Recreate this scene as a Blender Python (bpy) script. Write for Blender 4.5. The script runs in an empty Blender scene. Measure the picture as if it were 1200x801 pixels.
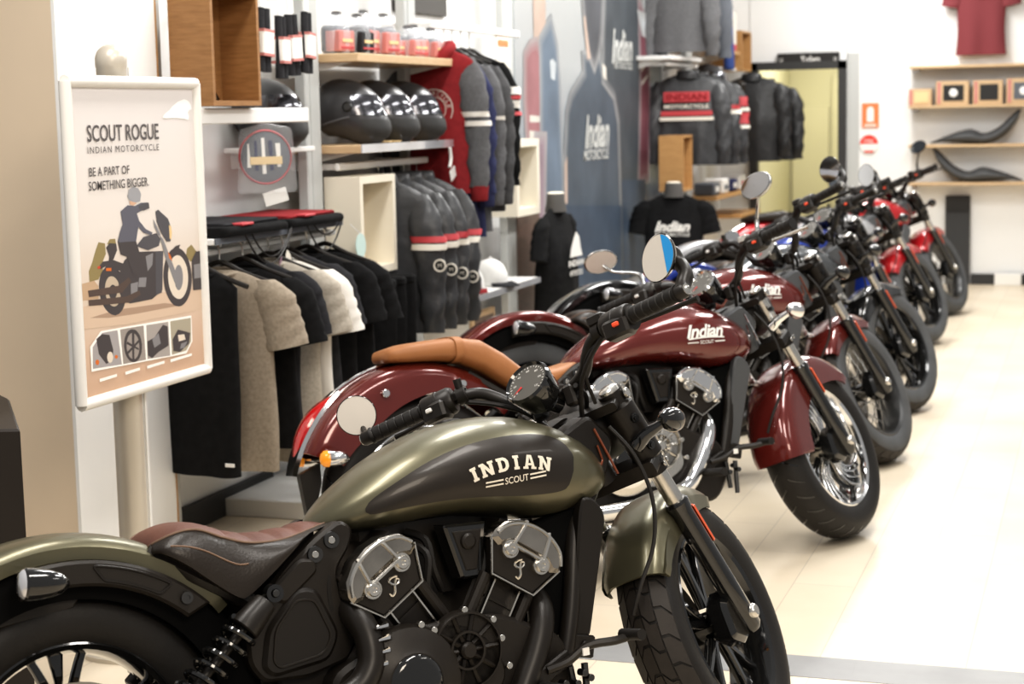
import bpy, bmesh, math, random
from math import sin, cos, pi, radians, hypot, atan2, sqrt
from mathutils import Vector, Matrix, noise
SC = bpy.context.scene
COL = SC.collection
random.seed(7)

# ------------------------------------------------------------------ materials
def mat(name, col, rough=.5, metal=0., coat=0., var=0., vscale=8., bump=0., bscale=60., stretch=None, alpha=1., trans=0., emit=None, spec=.5, ior=1.45, detail=4., col2=None):
    m = bpy.data.materials.new(name); m.use_nodes = True
    nt = m.node_tree; b = nt.nodes['Principled BSDF']
    c = (col[0], col[1], col[2], 1)
    b.inputs['Base Color'].default_value = c
    b.inputs['Roughness'].default_value = rough
    b.inputs['Metallic'].default_value = metal
    b.inputs['Coat Weight'].default_value = coat
    b.inputs['Coat Roughness'].default_value = .04
    b.inputs['Specular IOR Level'].default_value = spec
    b.inputs['IOR'].default_value = ior
    b.inputs['Alpha'].default_value = alpha
    b.inputs['Transmission Weight'].default_value = trans
    if emit:
        b.inputs['Emission Color'].default_value = (*emit[0], 1); b.inputs['Emission Strength'].default_value = emit[1]
    if var or bump or col2:
        tc = nt.nodes.new('ShaderNodeTexCoord'); mp = nt.nodes.new('ShaderNodeMapping')
        nt.links.new(tc.outputs['Object'], mp.inputs['Vector'])
        if stretch: mp.inputs['Scale'].default_value = stretch
    if var or col2:
        n = nt.nodes.new('ShaderNodeTexNoise'); n.inputs['Scale'].default_value = vscale; n.inputs['Detail'].default_value = detail
        nt.links.new(mp.outputs[0], n.inputs['Vector'])
        r = nt.nodes.new('ShaderNodeValToRGB')
        lo = col2 if col2 else tuple(max(0, x*(1-var)) for x in col)
        hi = col if col2 else tuple(min(1, x*(1+var)) for x in col)
        r.color_ramp.elements[0].position = .3; r.color_ramp.elements[1].position = .7
        r.color_ramp.elements[0].color = (*lo, 1); r.color_ramp.elements[1].color = (*hi, 1)
        nt.links.new(n.outputs['Fac'], r.inputs['Fac']); nt.links.new(r.outputs['Color'], b.inputs['Base Color'])
    if bump:
        n2 = nt.nodes.new('ShaderNodeTexNoise'); n2.inputs['Scale'].default_value = bscale; n2.inputs['Detail'].default_value = 3
        nt.links.new(mp.outputs[0], n2.inputs['Vector'])
        bp = nt.nodes.new('ShaderNodeBump'); bp.inputs['Strength'].default_value = bump; bp.inputs['Distance'].default_value = .01
        nt.links.new(n2.outputs['Fac'], bp.inputs['Height']); nt.links.new(bp.outputs['Normal'], b.inputs['Normal'])
    return m

def s2l(r, g, b):
    f = lambda c: (c/255/12.92) if c <= 10 else ((c/255+.055)/1.055)**2.4
    return (f(r), f(g), f(b))

M = {}
def mm(key, *a, **k):
    M[key] = mat(key, *a, **k); return M[key]
mm('olive_paint', (.150,.140,.092), .32, .6, .2, var=.06, vscale=3)
mm('maroon_paint', (.135,.018,.014), .2, .25, 1.)
mm('mudguard', (.006,.006,.006), .8, spec=.1)
mm('red_paint', (.42,.015,.02), .2, .2, 1.)
mm('blue_paint', (.02,.045,.26), .2, .3, 1.)
mm('silver_paint', (.55,.55,.56), .25, .4, 1.)
mm('graphite_paint', (.10,.105,.11), .2, .5, 1.)
mm('copper_paint', (.33,.10,.05), .25, .5, 1.)
mm('tank_black', (.026,.021,.017), .36, .2, .15, bump=.02, bscale=300)
mm('satin_black', (.016,.0132,.0108), .38, .0, 0., bump=.015, bscale=200)
mm('casting_black', (.021,.0172,.0138), .42, .1, 0., bump=.05, bscale=260)
mm('gloss_black', (.010,.010,.010), .12, .0, 1.)
mm('rubber', (.014,.0122,.0108), .55, 0, 0, var=.15, vscale=12, bump=.06, bscale=120)
mm('tread_rubber', (.030,.025,.021), .6, 0, 0, var=.2, vscale=16, bump=.06, bscale=140)
mm('worn_rubber', (.085,.088,.092), .7, 0, 0, var=.15, vscale=10, bump=.05, bscale=120)
mm('chrome', (.82,.82,.82), .08, 1.)
mm('satin_metal', (.66,.64,.60), .26, 1., var=.06, vscale=20)
mm('brushed_head', (.36,.34,.31), .27, 1., var=.2, vscale=14)
mm('dark_metal', (.10,.10,.10), .35, 1.)
mm('disc_steel', (.50,.45,.38), .3, 1.)
mm('brown_leather', (.125,.050,.034), .5, 0, 0, var=.15, vscale=12, bump=.10, bscale=180)
mm('tan_leather', (.36,.155,.060), .5, 0, 0, var=.08, vscale=9, bump=.08, bscale=180)
mm('black_leather', (.024,.0185,.0145), .36, 0, 0, bump=.10, bscale=180)
mm('seam_thread', (.20,.13,.09), .7)
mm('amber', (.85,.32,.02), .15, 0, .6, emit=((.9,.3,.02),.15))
mm('orange_reflector', (.75,.13,.05), .25, 0, .8)
mm('red_lens', (.55,.01,.012), .12, 0, 1.)
mm('clear_lens', (.75,.76,.80), .08, .5, 1.)
mm('mirror_glass', (.72,.72,.73), .03, 1.)
mm('mirror_dark', (.28,.28,.29), .04, 1.)  # mirror glass with a dark reflection put into its colour
mm('dull_chrome', (.50,.50,.50), .2, 1.)
mm('grey_plastic', (.085,.088,.092), .45)
mm('mirror_pale', (.74,.69,.62), .4, .35)  # mirror glass with a bright reflection put into its colour
mm('blue_reflection', (.03,.36,.80), .12, .3, .5)  # colour of the reflection painted on the right mirror
mm('gauge_face', (.10,.095,.085), .35, 0, .3)
mm('white_print', (.86,.84,.80), .45)
mm('cream_print', (.80,.74,.63), .45)
mm('red_print', (.55,.03,.03), .45)
mm('orange_button', (.80,.10,.04), .4)

# ------------------------------------------------------------------ mesh builder
class MB:
    def __init__(s): s.v = []; s.f = []; s.m = []; s.cur = 0
    def add(s, vs, fs):
        o = len(s.v); s.v += [Vector(p) for p in vs]; s.f += [tuple(i+o for i in f) for f in fs]; s.m += [s.cur]*len(fs); return s
    def use(s, i): s.cur = i; return s
    def loft(s, rings, caps=True, closed=False, cyc=True):
        n = len(rings[0]); m = len(rings); vs = [p for r in rings for p in r]; fs = []
        for i in range(m if closed else m-1):
            a = i*n; b = ((i+1) % m)*n
            for j in range(n if cyc else n-1):
                k = (j+1) % n
                fs.append((a+j, a+k, b+k, b+j))
        if caps and not closed and cyc:
            fs.append(tuple(range(n-1, -1, -1))); fs.append(tuple((m-1)*n+j for j in range(n)))
        return s.add(vs, fs)
    def tube(s, pts, r, n=10, caps=True, closed=False, sx=1., up=None):
        pts = [Vector(p) for p in pts]; m = len(pts)
        rr = r if isinstance(r, (list, tuple)) else [r]*m
        tans = []
        for i in range(m):
            a = pts[(i-1) % m] if (closed or i > 0) else pts[i]
            b = pts[(i+1) % m] if (closed or i < m-1) else pts[i]
            t = b-a; tans.append(t.normalized() if t.length > 1e-9 else Vector((0,0,1)))
        u = Vector(up) if up else (Vector((0,0,1)) if abs(tans[0].z) < .9 else Vector((1,0,0)))
        rings = []
        for i in range(m):
            t = tans[i]; u = (u - t*u.dot(t)); u = u.normalized() if u.length > 1e-6 else t.orthogonal().normalized()
            w = t.cross(u)
            rings.append([pts[i] + (u*cos(2*pi*j/n)*sx + w*sin(2*pi*j/n))*rr[i] for j in range(n)])
        return s.loft(rings, caps, closed)
    def lathe(s, prof, o, ax, n=24, closed=False, a0=0., a1=2*pi, caps=False):
        ax = Vector(ax).normalized(); o = Vector(o)
        e1 = ax.orthogonal().normalized(); e2 = ax.cross(e1)
        full = abs(a1-a0-2*pi) < 1e-6; k = n if full else n+1
        rings = []
        for j in range(k):
            a = a0+(a1-a0)*j/n; d = e1*cos(a)+e2*sin(a)
            rings.append([o + d*r + ax*h for r, h in prof])
        return s.loft(rings, caps, full, closed)
    def cyl(s, p0, p1, r, n=16, r1=None):
        p0 = Vector(p0); p1 = Vector(p1); L = (p1-p0).length; r1 = r if r1 is None else r1
        c = min(.12*min(r, r1), L*.2)
        return s.lathe([(0,0),(r-c,0),(r,c),(r1,L-c),(r1-c,L),(0,L)], p0, p1-p0, n)
    def box(s, c, d, R=None, ch=0.):
        x, y, z = [q/2 for q in d]; c = Vector(c); R = R or Matrix.Identity(3)
        if ch <= 0:
            vs = [c + R @ Vector((i*x, j*y, k*z)) for i in (-1,1) for j in (-1,1) for k in (-1,1)]
            return s.add(vs, [(0,1,3,2),(4,6,7,5),(0,4,5,1),(2,3,7,6),(0,2,6,4),(1,5,7,3)])
        rings = []
        for zz, q in ((-z, ch), (-z+ch, 0), (z-ch, 0), (z, ch)):
            X = x-q; Y = y-q; h = ch if q == 0 else ch*.5
            rings.append([c + R @ Vector(p) for p in ((X-h,-Y,zz),(X,-Y+h,zz),(X,Y-h,zz),(X-h,Y,zz),(-X+h,Y,zz),(-X,Y-h,zz),(-X,-Y+h,zz),(-X+h,-Y,zz))])
        return s.loft(rings)
    def plate(s, poly, lo, hi, f, ch=0., both=False):
        """extrude a 2D polygon; f(a,b,h)->3D point"""
        A = sum(poly[i][0]*poly[(i+1) % len(poly)][1]-poly[(i+1) % len(poly)][0]*poly[i][1] for i in range(len(poly)))
        P = list(poly) if A > 0 else list(poly)[::-1]
        ins = inset(P, ch) if ch else P
        levels = ([(ins, lo), (P, lo+(ch if hi > lo else -ch))] if (both and ch) else [(P, lo)]) + ([(P, hi-(ch if hi > lo else -ch)), (ins, hi)] if ch else [(P, hi)])
        return s.loft([[f(a, b, h) for a, b in pl] for pl, h in levels])
    def ball(s, c, r, n=16, m=10, sq=(1,1,1)):
        c = Vector(c)
        rings = [[c + Vector((r*sq[0]*sin(pi*i/m)*cos(2*pi*j/n), r*sq[1]*sin(pi*i/m)*sin(2*pi*j/n), r*sq[2]*cos(pi*i/m))) for j in range(n)] for i in range(1, m)]
        o = len(s.v); s.loft(rings, False)
        k = len(s.v); s.v += [c+Vector((0,0,r*sq[2])), c-Vector((0,0,r*sq[2]))]
        for j in range(n):
            s.f.append((k, o+j, o+(j+1) % n)); e = o+(m-2)*n
            s.f.append((k+1, e+(j+1) % n, e+j)); s.m += [s.cur]*2
        return s
    def grid(s, f, nu, nv):
        vs = [f(i/nu, j/nv) for i in range(nu+1) for j in range(nv+1)]
        fs = [(i*(nv+1)+j, (i+1)*(nv+1)+j, (i+1)*(nv+1)+j+1, i*(nv+1)+j+1) for i in range(nu) for j in range(nv)]
        return s.add(vs, fs)
    def strip(s, poly2, f):
        """flat polygon mapped through f(a,b)"""
        n = len(poly2); return s.add([f(a, b) for a, b in poly2], [tuple(range(n))])
    def build(s, name, m, parent=None, T=None, ang=38, fix=True):
        me = bpy.data.meshes.new(name)
        vs = [tuple(T(p)) for p in s.v] if T else [tuple(p) for p in s.v]
        me.from_pydata(vs, [], s.f); me.update()
        if any(s.m): me.polygons.foreach_set('material_index', s.m)
        if fix:
            bm = bmesh.new(); bm.from_mesh(me); bmesh.ops.recalc_face_normals(bm, faces=bm.faces); bm.to_mesh(me); bm.free()
        me.shade_smooth(); me.set_sharp_from_angle(angle=radians(ang))
        for q in (m if isinstance(m, (list, tuple)) else [m]): me.materials.append(M[q] if isinstance(q, str) else q)
        o = bpy.data.objects.new(name, me); COL.objects.link(o)
        if parent: o.parent = parent
        return o

def inset(P, d):
    n = len(P); out = []
    for i in range(n):
        a, b, c = Vector(P[i-1]), Vector(P[i]), Vector(P[(i+1) % n])
        e1 = (b-a); e2 = (c-b)
        if e1.length < 1e-9 or e2.length < 1e-9: out.append(tuple(b)); continue
        n1 = Vector((-e1.y, e1.x)).normalized(); n2 = Vector((-e2.y, e2.x)).normalized()
        k = n1+n2
        k = k/max(.35, k.dot(n1)) if k.length > 1e-6 else n1
        out.append((b.x+k.x*d, b.y+k.y*d))
    return out

def rounded(poly, r, n=4):
    """round the corners of a 2D polygon"""
    out = []; N = len(poly)
    for i in range(N):
        a, b, c = Vector(poly[i-1]), Vector(poly[i]), Vector(poly[(i+1) % N])
        d1 = (a-b); d2 = (c-b); q = min(r, d1.length*.45, d2.length*.45)
        p1 = b+d1.normalized()*q; p2 = b+d2.normalized()*q
        for k in range(n+1):
            t = k/n; p = p1*(1-t)**2 + b*2*t*(1-t) + p2*t*t
            out.append((p.x, p.y))
    return out

def smooth(pts, n=6, closed=False):
    """Catmull-Rom through points"""
    P = [Vector(p) for p in pts]; N = len(P); out = []
    for i in range(N if closed else N-1):
        g = (lambda k: P[k % N]) if closed else (lambda k: P[min(max(k, 0), N-1)])
        a, b, c, d = g(i-1), g(i), g(i+1), g(i+2)
        for k in range(n):
            t = k/n
            out.append(.5*((2*b)+(c-a)*t+(2*a-5*b+4*c-d)*t*t+(3*b-a-3*c+d)*t**3))
    if not closed: out.append(P[-1])
    return out

def interp(x, tab):
    if x <= tab[0][0]: return tab[0][1]
    for (a, b), (c, d) in zip(tab, tab[1:]):
        if x <= c: return b+(d-b)*(x-a)/(c-a)
    return tab[-1][1]
def sinterp(x, tab):
    """smooth table lookup (monotone-ish cubic)"""
    n = len(tab)
    if x <= tab[0][0]: return tab[0][1]
    if x >= tab[-1][0]: return tab[-1][1]
    for i in range(n-1):
        if x <= tab[i+1][0]:
            x0, y0 = tab[i]; x1, y1 = tab[i+1]; h = x1-x0; t = (x-x0)/h
            m0 = (y1-tab[i-1][1])/(x1-tab[i-1][0]) if i > 0 else (y1-y0)/h
            m1 = (tab[i+2][1]-y0)/(tab[i+2][0]-x0) if i < n-2 else (y1-y0)/h
            return (2*t**3-3*t*t+1)*y0+(t**3-2*t*t+t)*h*m0+(-2*t**3+3*t*t)*y1+(t**3-t*t)*h*m1

def XZ(x, z, h): return Vector((x, h, z))
def YZ(y, z, h): return Vector((h, y, z))
def XY(x, y, h): return Vector((x, y, h))

def thing(name, label, cat, loc=(0,0,0), rot=(0,0,0), group=None):
    o = bpy.data.objects.new(name, None); COL.objects.link(o); o.empty_display_size = .1
    o.location = loc; o.rotation_euler = rot if isinstance(rot, tuple) else (0,0,rot)
    return tag(o, label, cat, group)
def tag(o, label, cat, group=None, kind=None):
    if label: o['label'] = label
    if cat: o['category'] = cat
    if group: o['group'] = group
    if kind: o['kind'] = kind
    return o
def struct(name, mb, m, ang=30, label=None):
    o = mb.build(name, m, None, None, ang); o['kind'] = 'structure'
    o['label'] = label or name.replace('_', ' ')
    return o

_txt = {}
def text2d(s, size=1., shear=0., off=0., space=1., align='CENTER'):
    """filled outlines of a string as (verts, faces) in the plane; centred on the origin"""
    key = (s, shear, off, space)
    if key not in _txt:
        c = bpy.data.curves.new('lettering', 'FONT'); c.body = s; c.size = 1.; c.shear = shear; c.offset = off; c.space_character = space
        c.fill_mode = 'FRONT'; c.resolution_u = 3
        o = bpy.data.objects.new('lettering', c); COL.objects.link(o)
        dg = bpy.context.evaluated_depsgraph_get(); e = o.evaluated_get(dg); me = e.to_mesh()
        vs = [(v.co.x, v.co.y) for v in me.vertices]; fs = [tuple(p.vertices) for p in me.polygons]
        e.to_mesh_clear(); bpy.data.objects.remove(o); bpy.data.curves.remove(c)
        x0 = min(v[0] for v in vs); x1 = max(v[0] for v in vs); y0 = min(v[1] for v in vs); y1 = max(v[1] for v in vs)
        _txt[key] = ([((x-(x0+x1)/2), (y-(y0+y1)/2)) for x, y in vs], fs, x1-x0, y1-y0)
    vs, fs, w, h = _txt[key]
    return vs, fs, w, h
def text_to(mb, s, width, height, f, shear=0., off=0., space=1.):
    """add lettering stretched to width x height through f(a,b)"""
    vs, fs, w, h = text2d(s, 1., shear, off, space)
    mb.add([f(x*width/w, y*height/h) for x, y in vs], fs)
    return mb
# ------------------------------------------------------------------ motorcycles
RK = radians(29); UX = Vector((-sin(RK), 0, cos(RK))); AX0 = Vector((1.682, 0, 0))
def steerer(dl):
    R = Matrix.Rotation(dl, 3, UX)
    return lambda p: AX0 + R @ (Vector(p)-AX0)
def L(x, y, z): return Vector((x, y, z))

# tank: profile tables along x (bottom, top, half width)
T_TOP = [(.545,.700),(.56,.722),(.60,.757),(.66,.797),(.74,.838),(.82,.866),(.90,.881),(.98,.884),(1.06,.874),(1.14,.848),(1.20,.815),(1.24,.780),(1.268,.742),(1.275,.72)]
T_BOT = [(.545,.692),(.58,.680),(.62,.672),(.68,.671),(.75,.678),(.85,.678),(.95,.662),(1.05,.645),(1.12,.643),(1.18,.655),(1.23,.672),(1.262,.695),(1.275,.715)]
T_W = [(.545,.02),(.56,.055),(.60,.092),(.68,.128),(.78,.152),(.90,.164),(1.02,.164),(1.12,.150),(1.20,.118),(1.25,.075),(1.275,.02)]
def tank_y(x, z):
    b = sinterp(x, T_BOT); t = sinterp(x, T_TOP); w = sinterp(x, T_W)
    s = min(1, max(0, (z-b)/max(1e-4, t-b)))
    q = abs(2*s**.85-1)
    return w*max(0, 1-q**2.3)**.5
def tank_ring(x, n=28):
    b = sinterp(x, T_BOT); t = sinterp(x, T_TOP); w = sinterp(x, T_W); ring = []
    for j in range(n):
        a = 2*pi*j/n - pi/2
        s = (1+sin(a))/2
        sg = 1 if cos(a) >= 0 else -1
        z = b+(t-b)*s; q = abs(2*s**.85-1)
        ring.append(L(x, -sg*w*max(0, 1-q**2.3)**.5, z))
    return ring

def arc_pts(c, r, a0, a1, n): return [(c[0]+r*cos(a0+(a1-a0)*i/n), c[1]+r*sin(a0+(a1-a0)*i/n)) for i in range(n+1)]

def fender_mb(c, R, a0, a1, hw, skirt, th=.006, n=30, flare=None, crown=.035):
    """U-section arc around c in the xz plane; skirt(t)= how far the side walls reach inwards"""
    mb = MB(); rings = []
    for i in range(n+1):
        t = i/n; a = a0+(a1-a0)*t; sk = skirt(t); k = 1.
        e = min(t, 1-t)
        w = hw*(1 if e > .03 else .93+.07*(e/.03))
        if flare: w *= flare(t)
        prof = [(R-sk, w), (R-sk*.5, w*1.01), (R-.030-crown*.3, w), (R-.014-crown*.12, w*.90), (R-.004, w*.66), (R, w*.34), (R+.001, 0)]
        prof = prof + [(r, -y) for r, y in prof[-2::-1]]
        inner = [(r-th if abs(y) < w*.95 else r, y*(1-th/w) if abs(y) > w*.6 else y) for r, y in prof[::-1]]
        rings.append([L(c[0]+r*cos(a), y, c[1]+r*sin(a)) for r, y in prof+inner])
    return mb.loft(rings)

def tyre_surface(R, w):
    """tyre cross-section: half-angle parameter u in [-1,1] -> (radius, y) over the tread"""
    def f(u):
        y = u*w*.46; return (R - .030*abs(u)**2.6, y)
    return f

def make_wheel(name, root, T, c, R, w, style, V, right_disc=False):
    cx, cz = c; axis = (0,1,0); o = L(cx, 0, cz)
    rl = .222
    rim = MB()
    half = w*.40
    rim.lathe([(rl,half),(rl+.004,half+.004),(rl-.002,half+.008),(rl-.012,half+.002),(rl-.02,half-.02),(rl-.026,0),(rl-.02,-half+.02),(rl-.012,-half-.002),(rl-.002,-half-.008),(rl+.004,-half-.004),(rl,-half),(rl-.008,-half+.02),(rl-.012,0),(rl-.008,half-.02)], o, axis, 64, True)
    rm = {'cast':'gloss_black','twist':'chrome','wire':'dark_metal'}[style]
    wh = rim.build(name, rm, root, T)
    # tyre
    ty = MB(); f = tyre_surface(R, w)
    prof = [(.210, w*.36),(.222, w*.43),(.245, w*.49),(.268, w*.505),(.285, w*.49)]
    tread = [f(1-2*k/16) for k in range(17)]
    prof = prof+tread+[(r, -y) for r, y in prof[::-1]]
    ty.lathe(prof+[(.205, -w*.30), (.205, w*.30)], o, axis, 72, True)
    tr = ty.use(1); N = V.get('blocks', 30)
    if V.get('tread') == 'blocks':
        cols = [(-.98,-.52),(-.47,-.03),(.03,.47),(.52,.98)]
        for i in range(N):
            for k, (u0, u1) in enumerate(cols):
                sh = (.5 if k in (1, 2) else 0.)
                da = 2*pi/N
                def ang(u, e): return (i+sh+e)*da + (abs(u)-.5)*.16
                um = (u0+u1)/2; g = .055
                top = []; bot = []
                zz = .16*(1 if k % 2 else -1)
                outline = [(u0,g),(um,g+zz),(u1,g),(u1,1-g),(um,1-g+zz),(u0,1-g)]
                for u, e in outline:
                    r, y = f(u); a = ang(u, e)
                    top.append(L(cx+(r+.004)*cos(a), y*1.01, cz+(r+.004)*sin(a)))
                    bot.append(L(cx+(r-.004)*cos(a), y*.99, cz+(r-.004)*sin(a)))
                tr.add(top+bot, [tuple(range(6))]+[(q, (q+1) % 6, 6+(q+1) % 6, 6+q) for q in range(6)])
    else:
        for i in range(N):
            for s in (-1, 1):
                pts = []
                for k in range(6):
                    u = s*(.18+.72*k/5); r, y = f(u); a = (i+(0 if s > 0 else .5))*2*pi/N + .11*k/5
                    pts.append((L(cx+(r+.0015)*cos(a), y, cz+(r+.0015)*sin(a)), L(cx+(r+.0015)*cos(a+.018), y, cz+(r+.0015)*sin(a+.018))))
                vs = [p for q in pts for p in q]
                tr.add(vs, [(2*q, 2*q+1, 2*q+3, 2*q+2) for q in range(5)])
    tr.build('tyre', [V.get('rubber','rubber'), 'tread_rubber' if V.get('tread') == 'blocks' else 'gloss_black'], wh, T, 30)
    # hub
    hb = MB(); hw = .072
    hb.lathe([(.012,-hw-.014),(.03,-hw-.014),(.034,-hw),(.055,-hw+.004),(.055,-hw+.016),(.036,-hw+.03),(.036,hw-.03),(.055,hw-.016),(.055,hw-.004),(.034,hw),(.03,hw+.014),(.012,hw+.014)], o, axis, 28, True)
    hb.build('hub', 'gloss_black' if style != 'twist' else 'satin_metal', wh, T)
    def bar(mb, a0, r0, a1, r1, w0, w1, y0, y1, t=.012, bend=0.):
        n = 7; rings = []
        for i in range(n+1):
            q = i/n; r = r0+(r1-r0)*q; a = a0+(a1-a0)*q + bend*sin(pi*q); ww = (w0+(w1-w0)*q)/2; y = y0+(y1-y0)*q
            d = L(cos(a), 0, sin(a)); e = L(-sin(a), 0, cos(a)); p = o+d*r
            rings.append([p+e*ww*k+L(0, y+h*t, 0) for k, h in ((-1,-.5),(-.6,-1),(.6,-1),(1,-.5),(1,.5),(.6,1),(-.6,1),(-1,.5))])
        mb.loft(rings)
    sp = MB()
    if style == 'cast':
        for k in range(5):
            a = 2*pi*k/5+.35
            for s in (-1, 1):
                bar(sp, a+s*.10, .045, a+s*.26, .204, .022, .017, -.012, -.012)
            bar(sp, a, .13, a, .2, .012, .03, -.006, -.006, .008)
        sp.build('spokes', 'gloss_black', wh, T)
    elif style == 'twist':
        for k in range(5):
            a = 2*pi*k/5+.1
            for q in range(4): bar(sp, a+q*.13, .048, a+.42+q*.21, .203, .010, .011, -.022, -.026, .010, -.14)
        sp.build('spokes', 'chrome', wh, T)
        bk = MB()
        for k in range(5):
            a = 2*pi*k/5+.1
            bar(bk, a+.2, .045, a+.73, .202, .05, .135, -.004, -.004, .006, -.14)
        bk.build('spoke_web', 'gloss_black', wh, T)
    else:
        for k in range(40):
            a = 2*pi*k/40; s = 1 if k % 2 else -1; t = .30*(1 if k % 4 < 2 else -1)
            MB().tube([o+L(.05*cos(a+t*2), s*.052, .05*sin(a+t*2)), o+L(.205*cos(a), s*.010, .205*sin(a))], .0022, 5).build('spoke', 'satin_metal', wh, T)
    dk = MB(); ys = -1 if right_disc else 1
    yd = ys*(w*.40+.012)
    dk.lathe([(.085, yd-.0025),(.149, yd-.0025),(.149, yd+.0025),(.085, yd+.0025)], o, axis, 48, True)
    for k in range(6):
        a = 2*pi*k/6
        dk.tube([o+L(.05*cos(a), yd*.85, .05*sin(a)), o+L(.09*cos(a+.2), yd, .09*sin(a+.2))], .007, 6)
    d_o = dk.build('brake_disc', 'disc_steel', wh, T)
    return wh

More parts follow.
